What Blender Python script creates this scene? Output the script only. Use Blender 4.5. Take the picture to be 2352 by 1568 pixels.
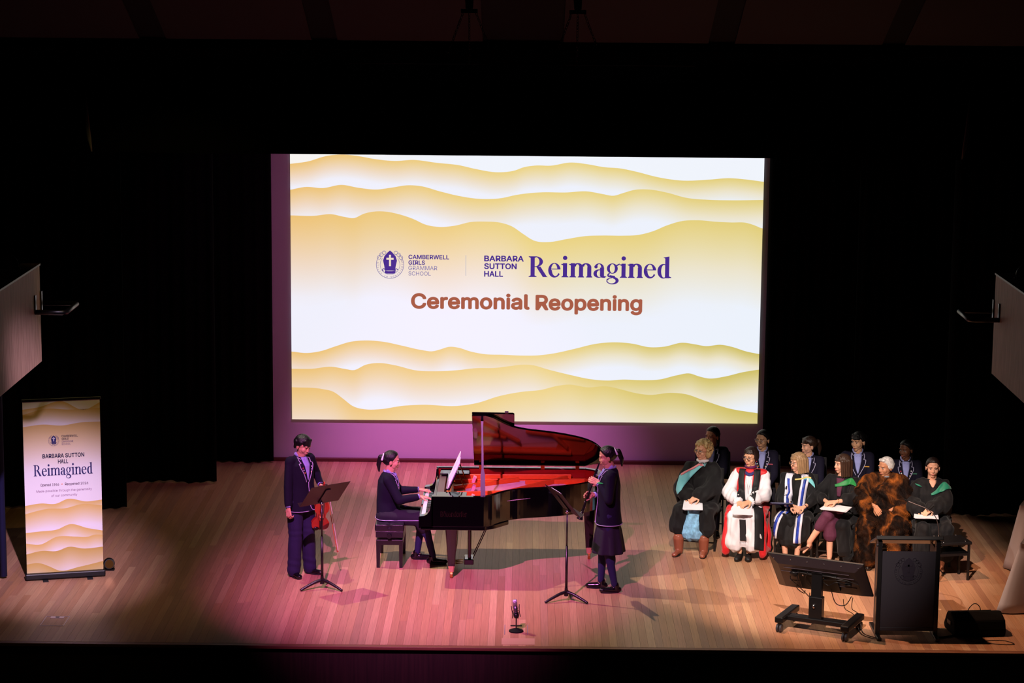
import bpy, math, random
import numpy as np
from mathutils import Vector, Matrix, Euler
from mathutils.bvhtree import BVHTree
random.seed(7)
for _o in list(bpy.data.objects): bpy.data.objects.remove(_o)
SC = bpy.context.scene
COL = SC.collection
PI = math.pi
def R(d): return math.radians(d)
# ------------------------------------------------------------------ camera
# world: x right, y upstage (stage front edge y=0), z up (stage floor z=0), metres
cam_d = bpy.data.cameras.new('camera'); cam = bpy.data.objects.new('camera', cam_d); COL.objects.link(cam)
cam_d.sensor_width = 36; cam_d.sensor_fit = 'HORIZONTAL'; cam_d.lens = 81.12
cam_d.clip_end = 200
_f = Vector((-0.00551, 0.98575, -0.16814)).normalized(); _r = Vector((0.99994, 0.00701, 0.00838)).normalized(); _u = _r.cross(_f)
cam.matrix_world = Matrix(((_r.x, _u.x, -_f.x, 0), (_r.y, _u.y, -_f.y, -22.3), (_r.z, _u.z, -_f.z, 6.9), (0, 0, 0, 1)))
SC.camera = cam
# ------------------------------------------------------------------ world, lights, exposure
w = bpy.data.worlds.new('dark_hall'); SC.world = w; w.use_nodes = True
w.node_tree.nodes['Background'].inputs[0].default_value = (0.5, 0.42, 0.5, 1)
w.node_tree.nodes['Background'].inputs[1].default_value = 0.004
SC.view_settings.view_transform = 'Standard'; SC.view_settings.look = 'None'
SC.view_settings.exposure = 0.0; SC.view_settings.gamma = 1.0; SC.view_settings.use_curve_mapping = False
def spot(name, loc, to, power, col, size, blend=0.4, rad=0.06):
    d = bpy.data.lights.new(name, 'SPOT'); d.energy = power; d.color = col; d.spot_size = R(size); d.spot_blend = blend
    d.shadow_soft_size = rad
    o = bpy.data.objects.new(name, d); COL.objects.link(o); o.location = loc
    o.rotation_euler = (Vector(to) - Vector(loc)).to_track_quat('-Z', 'Y').to_euler()
    return o
spot('stage_spotlight_magenta', (-2.2, -6.0, 8.2), (-0.95, 2.5, 0), 9600, (1.0, 0.26, 0.86), 28, 1.0)
spot('stage_spotlight_warm', (-3.8, 3.2, 6.6), (0.75, 2.0, 0), 3300, (0.97, 0.90, 0.70), 56, 1.0)
spot('stage_spotlight_amber_front', (0.9, -7.5, 8.6), (3.15, 2.2, 0.6), 10500, (1.0, 0.82, 0.72), 18, 0.55)
spot('stage_spotlight_side', (1.9, 1.3, 6.2), (4.3, 1.35, 0.3), 1200, (1.0, 0.54, 0.32), 46, 0.6)
spot('stage_spotlight_lavender', (-2.4, -7.0, 6.6), (-5.05, 1.75, 0.75), 7000, (0.88, 0.66, 1.0), 15, 1.0)
spot('stage_spotlight_yellow', (-2.4, -2.5, 6.6), (-4.7, 3.0, 0.6), 220, (1.0, 0.78, 0.24), 50, 0.9)
spot('stage_spotlight_pink_wall', (-1.0, 5.0, 6.3), (-0.85, 8.3, 0.2), 2300, (1.0, 0.26, 0.95), 44, 1.0)
spot('stage_spotlight_pink_wide', (-2.0, 3.5, 6.2), (-1.6, 8.3, 1.3), 170, (1.0, 0.30, 0.80), 90, 1.0)
# ------------------------------------------------------------------ materials
def s2l(c): return tuple((v/255/12.92 if v/255 <= 0.04045 else ((v/255+0.055)/1.055)**2.4) for v in c)
_M = {}
def mat(name, col, rough=0.6, metal=0.0, spec=0.5, emit=0, noise=0, nscale=20, bump=0, bscale=60, coat=0, sheen=0, trans=0, srgb=True, stretch=None):
    if name in _M: return _M[name]
    m = bpy.data.materials.new(name); m.use_nodes = True; _M[name] = m
    n = m.node_tree.nodes; l = m.node_tree.links; b = n['Principled BSDF']
    c = s2l(col) if srgb else col
    b.inputs['Base Color'].default_value = (*c, 1); b.inputs['Roughness'].default_value = rough; b.inputs['Metallic'].default_value = metal
    b.inputs['Specular IOR Level'].default_value = spec; b.inputs['Coat Weight'].default_value = coat; b.inputs['Coat Roughness'].default_value = 0.05
    b.inputs['Sheen Weight'].default_value = sheen; b.inputs['Transmission Weight'].default_value = trans
    if emit:
        b.inputs['Emission Color'].default_value = (*c, 1); b.inputs['Emission Strength'].default_value = emit
        b.inputs['Base Color'].default_value = (0.02, 0.02, 0.02, 1); b.inputs['Specular IOR Level'].default_value = 0
    if noise or bump:
        tc = n.new('ShaderNodeTexCoord'); mp = n.new('ShaderNodeMapping'); l.new(tc.outputs['Object'], mp.inputs[0])
        if stretch: mp.inputs['Scale'].default_value = stretch
        if noise:
            t = n.new('ShaderNodeTexNoise'); t.inputs['Scale'].default_value = nscale; t.inputs['Detail'].default_value = 4; l.new(mp.outputs[0], t.inputs[0])
            r = n.new('ShaderNodeValToRGB'); l.new(t.outputs[0], r.inputs[0])
            r.color_ramp.elements[0].position = 0.3; r.color_ramp.elements[1].position = 0.7
            r.color_ramp.elements[0].color = (*[v*(1-noise) for v in c], 1); r.color_ramp.elements[1].color = (*[min(1, v*(1+noise)) for v in c], 1)
            l.new(r.outputs[0], b.inputs['Base Color'])
        if bump:
            t2 = n.new('ShaderNodeTexNoise'); t2.inputs['Scale'].default_value = bscale; l.new(mp.outputs[0], t2.inputs[0])
            bp = n.new('ShaderNodeBump'); bp.inputs['Strength'].default_value = bump; bp.inputs['Distance'].default_value = 0.01
            l.new(t2.outputs[0], bp.inputs['Height']); l.new(bp.outputs[0], b.inputs['Normal'])
    return m
def attr_mat(name, attr='col', emit=0.0, rough=0.6, spec=0.3, grain=0, gscale=(60, 3, 60), coat=0):
    m = bpy.data.materials.new(name); m.use_nodes = True; _M[name] = m
    n = m.node_tree.nodes; l = m.node_tree.links; b = n['Principled BSDF']
    a = n.new('ShaderNodeAttribute'); a.attribute_name = attr; out = a.outputs['Color']
    b.inputs['Roughness'].default_value = rough; b.inputs['Specular IOR Level'].default_value = spec; b.inputs['Coat Weight'].default_value = coat
    if grain:
        tc = n.new('ShaderNodeTexCoord'); mp = n.new('ShaderNodeMapping'); mp.inputs['Scale'].default_value = gscale; l.new(tc.outputs['Object'], mp.inputs[0])
        t = n.new('ShaderNodeTexNoise'); t.inputs['Scale'].default_value = 1; t.inputs['Detail'].default_value = 5; t.inputs['Distortion'].default_value = 0.8; l.new(mp.outputs[0], t.inputs[0])
        r = n.new('ShaderNodeMapRange'); r.inputs['From Min'].default_value = 0.3; r.inputs['From Max'].default_value = 0.7
        r.inputs['To Min'].default_value = 1-grain; r.inputs['To Max'].default_value = 1+grain; l.new(t.outputs[0], r.inputs[0])
        mx = n.new('ShaderNodeVectorMath'); mx.operation = 'SCALE'; l.new(out, mx.inputs[0]); l.new(r.outputs[0], mx.inputs['Scale']); out = mx.outputs[0]
    if emit:
        l.new(out, b.inputs['Emission Color']); b.inputs['Emission Strength'].default_value = emit
        b.inputs['Base Color'].default_value = (0.05, 0.05, 0.05, 1); b.inputs['Specular IOR Level'].default_value = 0
    else: l.new(out, b.inputs['Base Color'])
    return m
# ------------------------------------------------------------------ object helpers
def tag(o, label=None, cat=None, group=None, kind=None):
    if label: o['label'] = label
    if cat: o['category'] = cat
    if group: o['group'] = group
    if kind: o['kind'] = kind
    return o
def thing(name, label, cat, loc=(0, 0, 0), rz=0, group=None):
    o = bpy.data.objects.new(name, None); COL.objects.link(o); o.location = loc; o.rotation_euler = (0, 0, R(rz)); o.empty_display_size = 0.1
    return tag(o, label, cat, group)
def mesh_obj(name, V, F, m, parent=None, smooth=False, cols=None, label=None):
    me = bpy.data.meshes.new(name); me.from_pydata([tuple(v) for v in V], [], [tuple(f) for f in F]); me.update()
    if m is not None: me.materials.append(m)
    if smooth: me.polygons.foreach_set('use_smooth', [True]*len(me.polygons))
    if cols is not None:   # one colour per face
        at = me.color_attributes.new('col', 'FLOAT_COLOR', 'CORNER')
        a = []
        for p in me.polygons:
            c = cols[p.index]
            if len(c) == p.loop_total and hasattr(c[0], '__len__'):
                for q in c: a += [*q, 1]
            else: a += [*c, 1]*p.loop_total
        at.data.foreach_set('color', a)
    o = bpy.data.objects.new(name, me); COL.objects.link(o)
    if parent: o.parent = parent
    if label: o['label'] = label
    return o
class Raw:
    """collects closed primitives as plain lists"""
    def __init__(s): s.V = []; s.F = []
    def add(s, V, F):
        k = len(s.V); s.V += [Vector(v) for v in V]; s.F += [tuple(i+k for i in f) for f in F]; return s
    def xf(s, M): s.V = [M @ v for v in s.V]; return s
    def join(s, o): return s.add(o.V, o.F)
    def box(s, c, d, rot=None, taper=1.0):
        V = []
        for z in (-1, 1):
            k = 1 if z < 0 else taper
            for x, y in ((-1, -1), (1, -1), (1, 1), (-1, 1)): V.append(Vector((x*d[0]/2*k, y*d[1]/2*k, z*d[2]/2)))
        if rot is not None:
            M = rot if isinstance(rot, Matrix) else Euler([R(a) for a in rot]).to_matrix()
            V = [M @ v for v in V]
        V = [v+Vector(c) for v in V]
        return s.add(V, [(3, 2, 1, 0), (4, 5, 6, 7), (0, 1, 5, 4), (1, 2, 6, 5), (2, 3, 7, 6), (3, 0, 4, 7)])
    def bbox(s, a, b):
        return s.box([(a[i]+b[i])/2 for i in range(3)], [abs(b[i]-a[i]) for i in range(3)])
    def cap(s, p0, p1, r0, r1, flat=None, seg=12, k=2):
        p0 = Vector(p0); p1 = Vector(p1); a = p1-p0
        if a.length < 1e-6: a = Vector((0, 0, 1e-4))
        L = a.length; a.normalize()
        if flat: u = Vector(flat[0]); u = u-a*u.dot(a); fu = flat[1]
        else: u = a.orthogonal(); fu = 1
        if u.length < 1e-5: u = a.orthogonal()
        u.normalize(); v = a.cross(u)
        rings = []
        for i in range(k, 0, -1):
            t = i/(k+0.35)*PI/2; rings.append((p0-a*r0*math.sin(t), r0*math.cos(t)))
        rings.append((p0, r0)); rings.append((p1, r1))
        for i in range(1, k+1):
            t = i/(k+0.35)*PI/2; rings.append((p1+a*r1*math.sin(t), r1*math.cos(t)))
        V = []
        for c, r in rings:
            for j in range(seg):
                t = 2*PI*j/seg; V.append(c+u*(r*fu*math.cos(t))+v*(r*math.sin(t)))
        F = []
        for i in range(len(rings)-1):
            for j in range(seg):
                q = (j+1) % seg; F.append((i*seg+j, i*seg+q, (i+1)*seg+q, (i+1)*seg+j))
        F.append(tuple(reversed(range(seg)))); n = (len(rings)-1)*seg; F.append(tuple(range(n, n+seg)))
        return s.add(V, F)
    def cyl(s, p0, p1, r0, r1=None, seg=12):
        r1 = r0 if r1 is None else r1
        p0 = Vector(p0); p1 = Vector(p1); a = (p1-p0).normalized(); u = a.orthogonal().normalized(); v = a.cross(u)
        V = [p0+u*(r0*math.cos(2*PI*j/seg))+v*(r0*math.sin(2*PI*j/seg)) for j in range(seg)]
        V += [p1+u*(r1*math.cos(2*PI*j/seg))+v*(r1*math.sin(2*PI*j/seg)) for j in range(seg)]
        F = [(j, (j+1) % seg, seg+(j+1) % seg, seg+j) for j in range(seg)]+[tuple(reversed(range(seg))), tuple(range(seg, 2*seg))]
        return s.add(V, F)
    def ell(s, c, r, rot=None, seg=14, rg=8):
        V = [Vector((0, 0, -r[2]))]; F = []
        for i in range(1, rg):
            t = -PI/2+PI*i/rg
            for j in range(seg):
                p = 2*PI*j/seg; V.append(Vector((r[0]*math.cos(t)*math.cos(p), r[1]*math.cos(t)*math.sin(p), r[2]*math.sin(t))))
        V.append(Vector((0, 0, r[2]))); n = len(V)-1
        for j in range(seg): F.append((0, 1+(j+1) % seg, 1+j))
        for i in range(rg-2):
            for j in range(seg):
                a = 1+i*seg+j; b = 1+i*seg+(j+1) % seg; F.append((a, b, b+seg, a+seg))
        for j in range(seg): F.append((n-seg+j, n-seg+(j+1) % seg, n))
        if rot is not None: V = [rot @ v for v in V]
        return s.add([v+Vector(c) for v in V], F)
    def loft(s, rings, seg=24, wave=None, power=2.0):
        """rings: (centre, rx, ry) or (centre, rx, ry, rot3x3)"""
        V = []; F = []
        for i, rr in enumerate(rings):
            c, rx, ry = rr[:3]; M = rr[3] if len(rr) > 3 else None
            for j in range(seg):
                t = 2*PI*j/seg; k = 1+(wave(i, t) if wave else 0)
                ct, st = math.cos(t), math.sin(t)
                x = rx*k*math.copysign(abs(ct)**(2/power), ct); y = ry*k*math.copysign(abs(st)**(2/power), st)
                v = Vector((x, y, 0))
                if M is not None: v = M @ v
                V.append(v+Vector(c))
        for i in range(len(rings)-1):
            for j in range(seg):
                q = (j+1) % seg; F.append((i*seg+j, i*seg+q, (i+1)*seg+q, (i+1)*seg+j))
        if Vector(rings[-1][0]).z < Vector(rings[0][0]).z: F = [tuple(reversed(f)) for f in F]; a, b = tuple(range(seg)), tuple(reversed(range(len(V)-seg, len(V))))
        else: a, b = tuple(reversed(range(seg))), tuple(range(len(V)-seg, len(V)))
        F += [a, b]
        return s.add(V, F)
    def tube(s, pts, r, seg=8, closed=False):
        pts = [Vector(p) for p in pts]; n = len(pts); V = []; F = []
        rr = r if isinstance(r, (list, tuple)) else [r]*n
        up = None
        for i, p in enumerate(pts):
            a = pts[(i+1) % n] if (closed or i < n-1) else p
            b = pts[i-1] if (closed or i > 0) else p
            d = (a-b); d = d.normalized() if d.length > 1e-9 else Vector((0, 0, 1))
            if up is None: up = d.orthogonal().normalized()
            u = up-d*up.dot(d)
            u = u.normalized() if u.length > 1e-5 else d.orthogonal().normalized()
            up = u; v = d.cross(u)
            for j in range(seg): t = 2*PI*j/seg; V.append(p+u*(rr[i]*math.cos(t))+v*(rr[i]*math.sin(t)))
        m = n if closed else n-1
        for i in range(m):
            for j in range(seg):
                q = (j+1) % seg; i2 = (i+1) % n; F.append((i*seg+j, i*seg+q, i2*seg+q, i2*seg+j))
        if not closed: F += [tuple(reversed(range(seg))), tuple(range((n-1)*seg, n*seg))]
        return s.add(V, F)
    def prism(s, poly, depth, M=None):
        """poly: 2D points in local xy, extruded along +z by depth, placed by M"""
        n = len(poly); V = [Vector((x, y, 0)) for x, y in poly]+[Vector((x, y, depth)) for x, y in poly]
        ar = sum(poly[i][0]*poly[(i+1) % n][1]-poly[(i+1) % n][0]*poly[i][1] for i in range(n))
        F = [tuple(reversed(range(n))), tuple(range(n, 2*n))]+[(i, (i+1) % n, n+(i+1) % n, n+i) for i in range(n)]
        if ar < 0: F = [tuple(reversed(f)) for f in F]
        if M is not None: V = [M @ v for v in V]
        return s.add(V, F)
    def obj(s, name, m, parent=None, smooth=False, label=None, bevel=0):
        o = mesh_obj(name, s.V, s.F, m, parent, smooth, label=label)
        if bevel:
            b = o.modifiers.new('bevel', 'BEVEL'); b.width = bevel; b.segments = 2; b.limit_method = 'ANGLE'
        return o
def smooth_path(P, n=6):
    """Catmull-Rom through points"""
    P = [Vector(p) for p in P]; out = []
    for i in range(len(P)-1):
        a = P[max(i-1, 0)]; b = P[i]; c = P[i+1]; d = P[min(i+2, len(P)-1)]
        for k in range(n):
            t = k/n; out.append(0.5*((2*b)+(c-a)*t+(2*a-5*b+4*c-d)*t*t+(3*b-a-3*c+d)*t*t*t))
    return out+[P[-1]]
TMP = bpy.data.scenes.new('scratch')
def remesh(raw, voxel, smooth=2, disp=None):
    """fuse overlapping closed primitives into one continuous surface"""
    me = bpy.data.meshes.new('t'); me.from_pydata([tuple(v) for v in raw.V], [], raw.F); me.update()
    o = bpy.data.objects.new('t', me); TMP.collection.objects.link(o)
    r = o.modifiers.new('r', 'REMESH'); r.mode = 'VOXEL'; r.voxel_size = voxel
    if smooth:
        q = o.modifiers.new('s', 'SMOOTH'); q.factor = 0.5; q.iterations = smooth
    vl = TMP.view_layers[0]; vl.update(); dg = vl.depsgraph
    ev = o.evaluated_get(dg); m2 = ev.to_mesh()
    n = len(m2.vertices); V = np.empty(n*3, 'f'); m2.vertices.foreach_get('co', V); V = V.reshape(-1, 3)
    if disp:
        N = np.empty(n*3, 'f'); m2.vertex_normals.foreach_get('vector', N); N = N.reshape(-1, 3); V = V+N*disp(V, N)[:, None]
    F = [tuple(p.vertices) for p in m2.polygons]
    ev.to_mesh_clear(); bpy.data.objects.remove(o); bpy.data.meshes.remove(me)
    return V.tolist(), F
def folds(amp, freq, seed=0, vert=0.35):
    rs = np.random.RandomState(seed); ph = rs.rand(6)*6.28
    def f(V, N):
        x, y, z = V[:, 0], V[:, 1], V[:, 2]
        d = np.sin(freq*(x+0.35*y)+ph[0]+2*np.sin(z*freq*vert+ph[1]))+0.6*np.sin(freq*1.9*(x-0.5*y)+ph[2]+1.5*np.sin(z*freq*vert*0.7+ph[3]))+0.5*np.sin(freq*0.8*y+ph[4]+z*freq*vert)
        return (amp*d).astype('f')
    return f
# ------------------------------------------------------------------ lettering
try: FONT = bpy.data.fonts.load(bpy.utils.resource_path('LOCAL')+'/datafiles/fonts/Inter.woff2')   # ships with Blender
except Exception: FONT = None
def text_raw(s, bold=0.0, font_space=1.0):
    c = bpy.data.curves.new('t', 'FONT'); c.body = s; c.resolution_u = 3; c.space_character = font_space
    if FONT: c.font = FONT
    o = bpy.data.objects.new('t', c); TMP.collection.objects.link(o); TMP.view_layers[0].update()
    m = bpy.data.meshes.new_from_object(o.evaluated_get(TMP.view_layers[0].depsgraph))
    V = [v.co.copy() for v in m.vertices]; F = [tuple(p.vertices) for p in m.polygons]
    bpy.data.objects.remove(o); bpy.data.meshes.remove(m)
    if bold > 0:      # heavier weight: the same outlines laid again, slightly shifted
        V0, F0 = V, F; V, F = [], []
        for dx, dy in ((-1, 0), (1, 0), (0, 1), (0, -1), (.7, .7), (-.7, .7), (.7, -.7), (-.7, -.7)):
            k = len(V); V += [v+Vector((dx*bold, dy*bold, 0)) for v in V0]; F += [tuple(i+k for i in f) for f in F0]
    return V, F
def fit_text(s, x0, x1, zb, zcap, bold=0.0, capref='H', space=1.0):
    """returns verts (x, z plane) & faces with baseline zb, cap height up to zcap, from x0 to x1 (None keeps aspect)"""
    V, F = text_raw(s, bold, space); Vc, _ = text_raw(capref, bold)
    ch = max(v.y for v in Vc); sy = (zcap-zb)/ch
    a = min(v.x for v in V); b = max(v.x for v in V)
    sx = (x1-x0)/(b-a) if x1 is not None else sy
    return [Vector((x0+(v.x-a)*sx, v.y*sy, 0)) for v in V], F, zb
def put_text(raw, M, s, x0, x1, zb, zcap, bold=0.0, capref='H', space=1.0):
    V, F, zb = fit_text(s, x0, x1, zb, zcap, bold, capref, space)
    raw.add([M @ Vector((v.x, v.y+zb, v.z)) for v in V], F)
def arc_text(raw, M, s, cx, cy, r, a0, a1, size, bold=0.0, inward=True):
    """letters round the lower arc of a ring, angles in degrees (0=right, 90=up)"""
    n = len(s)
    for i, ch in enumerate(s):
        if ch == ' ': continue
        a = R(a0+(a1-a0)*i/(n-1)); V, F = text_raw(ch, bold); mx = (min(v.x for v in V)+max(v.x for v in V))/2
        for v in V: v.x -= mx; v.y -= 0.35
        ca, sa = math.cos(a), math.sin(a)
        # up vector towards the centre
        up = (-ca, -sa); rt = (up[1], -up[0])
        W = [M @ Vector((cx+r*ca+size*(v.x*rt[0]+v.y*up[0]), cy+r*sa+size*(v.x*rt[1]+v.y*up[1]), 0)) for v in V]
        raw.add(W, F)
def strip2(raw, M, outer, inner):
    n = len(outer); V = [M @ Vector((x, y, 0)) for x, y in outer]+[M @ Vector((x, y, 0)) for x, y in inner]
    raw.add(V, [(i, i+1, n+i+1, n+i) for i in range(n-1)])
def poly2(raw, M, P): raw.add([M @ Vector((x, y, 0)) for x, y in P], [tuple(range(len(P)))])
def ring_arc(cx, cy, rx, ry, a0, a1, n=20): return [(cx+rx*math.cos(R(a0+(a1-a0)*i/n)), cy+ry*math.sin(R(a0+(a1-a0)*i/n))) for i in range(n+1)]
def serif_word(raw, M0, x0, x1, zb, zcap, thin=1.0):
    """'Reimagined' in a high-contrast serif, drawn glyph by glyph"""
    T = 0.032*thin+0.0; W = 0.132*(0.5+0.5*thin)
    G = []
    P = []
    def rect(a, b, c, d): P.append([(a, b), (c, b), (c, d), (a, d)])
    def serif(xc, y, w, up=1):  # foot serif
        P.append([(xc-w, y), (xc+w, y), (xc+w, y+up*0.018), (xc+W/2, y+up*0.055), (xc-W/2, y+up*0.055), (xc-w, y+up*0.018)])
    S = []
    def arc(cx, cy, ro, ri, a0, a1, dx=0, dy=0, n=22): S.append((ring_arc(cx, cy, ro[0], ro[1], a0, a1, n), ring_arc(cx+dx, cy+dy, ri[0], ri[1], a0, a1, n)))
    def stem(x, y0, y1): rect(x-W/2, y0, x+W/2, y1)
    def flag(x, y): P.append([(x-W/2-0.06, y-0.02), (x+W/2, y+0.012), (x+W/2, y-0.07), (x-W/2, y-0.07), (x-W/2-0.06, y-0.035)])
    def dot(x, y, r=0.072): P.append(ring_arc(x, y, r, r, 0, 340, 17))
    x = 0.0
    # R
    stem(x+0.13, 0, 0.7); serif(x+0.13, 0, 0.13); serif(x+0.13, 0.7, 0.13, -1)
    arc(x+0.22, 0.52, (0.24, 0.18), (0.125, 0.155), -90, 90); rect(x+0.13, 0.675, x+0.23, 0.70); rect(x+0.13, 0.34, x+0.23, 0.365)
    P.append([(x+0.24, 0.355), (x+0.38, 0.355), (x+0.58, 0.03), (x+0.62, 0.0), (x+0.46, 0.0)]); x += 0.62
    def e(x):
        arc(x+0.21, 0.235, (0.20, 0.248), (0.10, 0.222), 8, 180, -0.005); arc(x+0.21, 0.235, (0.20, 0.248), (0.11, 0.205), 180, 330, 0.03, 0.012)
        rect(x+0.08, 0.262, x+0.402, 0.29)
    e(x); x += 0.43
    def i(x): stem(x+0.12, 0, 0.48); serif(x+0.12, 0, 0.115); flag(x+0.12, 0.47); dot(x+0.12, 0.655)
    i(x); x += 0.25
    def arch(x, w): # from stem x to right stem x+w
        arc(x+w/2+0.03, 0.34, (w/2+W/2-0.03, 0.145), (w/2-W/2-0.012, 0.105), 0, 165, -0.012, 0.0); stem(x+w, 0, 0.345); serif(x+w, 0, 0.1)
    stem(x+0.12, 0, 0.48); serif(x+0.12, 0, 0.11); flag(x+0.12, 0.47); arch(x+0.12, 0.265); arch(x+0.385, 0.265); x += 0.76
    # a
    stem(x+0.30, 0.05, 0.34); arc(x+0.205, 0.335, (0.155, 0.148), (0.065, 0.122), 0, 160, 0.0); dot(x+0.105, 0.365, 0.055)
    arc(x+0.19, 0.135, (0.165, 0.142), (0.085, 0.115), 60, 320, 0.03); P.append([(x+0.24, 0.05), (x+0.36, 0.06), (x+0.45, 0.035), (x+0.38, -0.01), (x+0.28, 0.0)]); rect(x+0.19, 0.25, x+0.28, 0.277); x += 0.42
    # g
    arc(x+0.21, 0.31, (0.175, 0.175), (0.08, 0.15), 0, 360, 0, 0, 30); P.append([(x+0.31, 0.42), (x+0.44, 0.485), (x+0.45, 0.45), (x+0.36, 0.39)])
    arc(x+0.13, 0.085, (0.08, 0.075), (0.03, 0.035), 90, 270); P.append([(x+0.12, 0.09), (x+0.30, 0.062), (x+0.30, -0.02), (x+0.12, 0.01)])
    arc(x+0.22, -0.095, (0.20, 0.13), (0.13, 0.085), -180, 75, -0.03, -0.01, 30); arc(x+0.2, -0.09, (0.18, 0.09), (0.12, 0.07), 90, 180, 0, 0)
    x += 0.45
    i(x); x += 0.25
    stem(x+0.12, 0, 0.48); serif(x+0.12, 0, 0.11); flag(x+0.12, 0.47); arch(x+0.12, 0.275); x += 0.51
    e(x); x += 0.43
    # d
    arc(x+0.21, 0.235, (0.19, 0.248), (0.09, 0.215), 60, 300, 0.02); stem(x+0.33, 0.0, 0.70)
    P.append([(x+0.20, 0.70), (x+0.33+W/2, 0.735), (x+0.33+W/2, 0.65), (x+0.27, 0.66)]); P.append([(x+0.33, 0), (x+0.47, 0.012), (x+0.47, 0.03), (x+0.38, 0.07), (x+0.33, 0.07)])
    x += 0.47
    sx = (x1-x0)/x; sy = (zcap-zb)/0.7
    f = lambda p: (x0+p[0]*sx, zb+p[1]*sy)
    for p in P: poly2(raw, M0, [f(q) for q in p])
    for o, n_ in S: strip2(raw, M0, [f(q) for q in o], [f(q) for q in n_])
def crest_parts(raw_dark, raw_line, M, cx, cy, r, zlift=0.002, text=True):
    L = Matrix.Translation((0, 0, zlift))
    for q in (1.0, 0.72):
        strip2(raw_line, M, ring_arc(cx, cy, r*q, r*q, 130 if q > .8 else 140, 410 if q > .8 else 400, 44), ring_arc(cx, cy, r*q*0.965, r*q*0.965, 130 if q > .8 else 140, 410 if q > .8 else 400, 44))
    for sx in (-1, 1):
        for k, (a, b) in enumerate(((0.42, 0.86), (0.62, 0.72), (0.78, 0.52))):
            strip2(raw_line, M, ring_arc(cx+sx*r*a, cy+r*b, r*0.15, r*0.15, 0, 360, 12), ring_arc(cx+sx*r*a, cy+r*b, r*0.115, r*0.115, 0, 360, 12))
    # mitre
    mitre = [(-0.36, -0.42), (0.36, -0.42), (0.42, -0.05), (0.50, 0.30), (0.40, 0.62), (0.16, 0.90), (0.0, 1.03), (-0.16, 0.90), (-0.40, 0.62), (-0.50, 0.30), (-0.42, -0.05)]
    poly2(raw_dark, M, [(cx+x*r, cy+y*r) for x, y in mitre])
    band = [(-0.40, -0.60), (-0.2, -0.65), (0.2, -0.65), (0.40, -0.60), (0.36, -0.42), (0.15, -0.46), (-0.15, -0.46), (-0.36, -0.42)]
    poly2(raw_dark, M, [(cx+x*r, cy+y*r) for x, y in band])
    for sx in (-1, 1): strip2(raw_dark, M, ring_arc(cx+sx*r*0.45, cy-r*0.38, r*0.12, r*0.12, 0, 270, 10), ring_arc(cx+sx*r*0.45, cy-r*0.38, r*0.06, r*0.06, 0, 270, 10))
    if text: arc_text(raw_dark, M, 'UTILIS\u00b7IN\u00b7MINISTERIUM', cx, cy, r*0.86, 172, 382, r*0.22)
def crest_cross(raw, M, cx, cy, r):
    for a, b, c, d in ((-0.07, -0.10, 0.07, 0.72), (-0.26, 0.36, 0.26, 0.50)):
        poly2(raw, M, [(cx+a*r, cy+b*r), (cx+c*r, cy+b*r), (cx+c*r, cy+d*r), (cx+a*r, cy+d*r)])
# ================================================================== SETTING
M_black = mat('black_drape', (9, 8, 9), 0.95, spec=0.05)
M_blackmetal = mat('black_metal', (14, 12, 14), 0.35, spec=0.5)
M_gloss = mat('black_gloss', (5, 4, 5), 0.09, spec=0.5, coat=0.45)
M_blackplastic = mat('black_plastic', (16, 14, 16), 0.45, spec=0.4)
M_blackmatte = mat('black_matte', (9, 8, 9), 0.8, spec=0.2)
M_brass = mat('brass', (205, 160, 80), 0.25, metal=1.0)
M_chrome = mat('chrome', (210, 205, 210), 0.18, metal=1.0)
M_paper = mat('paper', (226, 226, 236), 0.8)
wood_m = attr_mat('floor_wood', rough=0.45, spec=0.28, grain=0.13, gscale=(90, 2.5, 30))
fl = Raw().bbox((-7.2, 0.0, -0.08), (7.2, 8.5, -0.022)).obj('floor', mat('subfloor', (70, 42, 30), 0.8)); tag(fl, kind='structure')
tones = [(180, 134, 106), (168, 120, 94), (190, 146, 114), (158, 110, 86), (174, 124, 102), (196, 156, 122), (152, 110, 90), (178, 132, 98), (166, 116, 84)]
tones = [s2l(tuple(v*.55+m*.45 for v, m in zip(t, (174, 127, 99)))) for t in tones]
BW = 0.077; boards = []
rb = random.Random(3)
for i in range(187):
    x = -7.2+i*BW; y = 0.0; first = True
    while y < 8.42:
        L = rb.uniform(0.8, 4.2) if first else rb.uniform(2.0, 4.8)
        first = False; y1 = min(y+L, 8.42)
        if 8.42-y1 < 0.35: y1 = 8.42
        c = rb.choice(tones); k = rb.uniform(0.92, 1.08); boards.append((x, y, x+BW, y1, [v*k for v in c])); y = y1
def board_geo(r, cols, b):
    x0, y0, x1, y1, c = b; g = 0.0006; n0 = len(r.F)
    r.bbox((x0+g, y0+g, -0.02), (x1-g, y1-g, 0.0)); cols += [c]*(len(r.F)-n0)
vis = [b for b in boards if abs((b[0]+b[2])/2) < 5.35+0.17*b[1]]
big = sorted(vis, key=lambda b: -(b[3]-b[1])/(24+b[1])**3)[:296]
bigset = set(id(b) for b in big)
for b in big:
    r = Raw(); cols = []; board_geo(r, cols, b); mesh_obj('floor_board', r.V, r.F, wood_m, fl, cols=cols)
r = Raw(); cols = []
for b in boards:
    if id(b) not in bigset: board_geo(r, cols, b)
tag(mesh_obj('floor_boards', r.V, r.F, wood_m, fl, cols=cols), kind='stuff')
M_nose = mat('stage_edge_wood', (128, 80, 56), 0.5, noise=0.15, nscale=4, stretch=(1, 20, 20))
tag(Raw().bbox((-7.2, -0.075, -0.035), (7.2, -0.001, 0.0)).obj('trim_1', M_nose, bevel=0.006), kind='structure')
M_fascia = mat('stage_fascia_wood', (46, 26, 22), 0.6, noise=0.3, nscale=3, stretch=(14, 14, 0.6))
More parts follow.
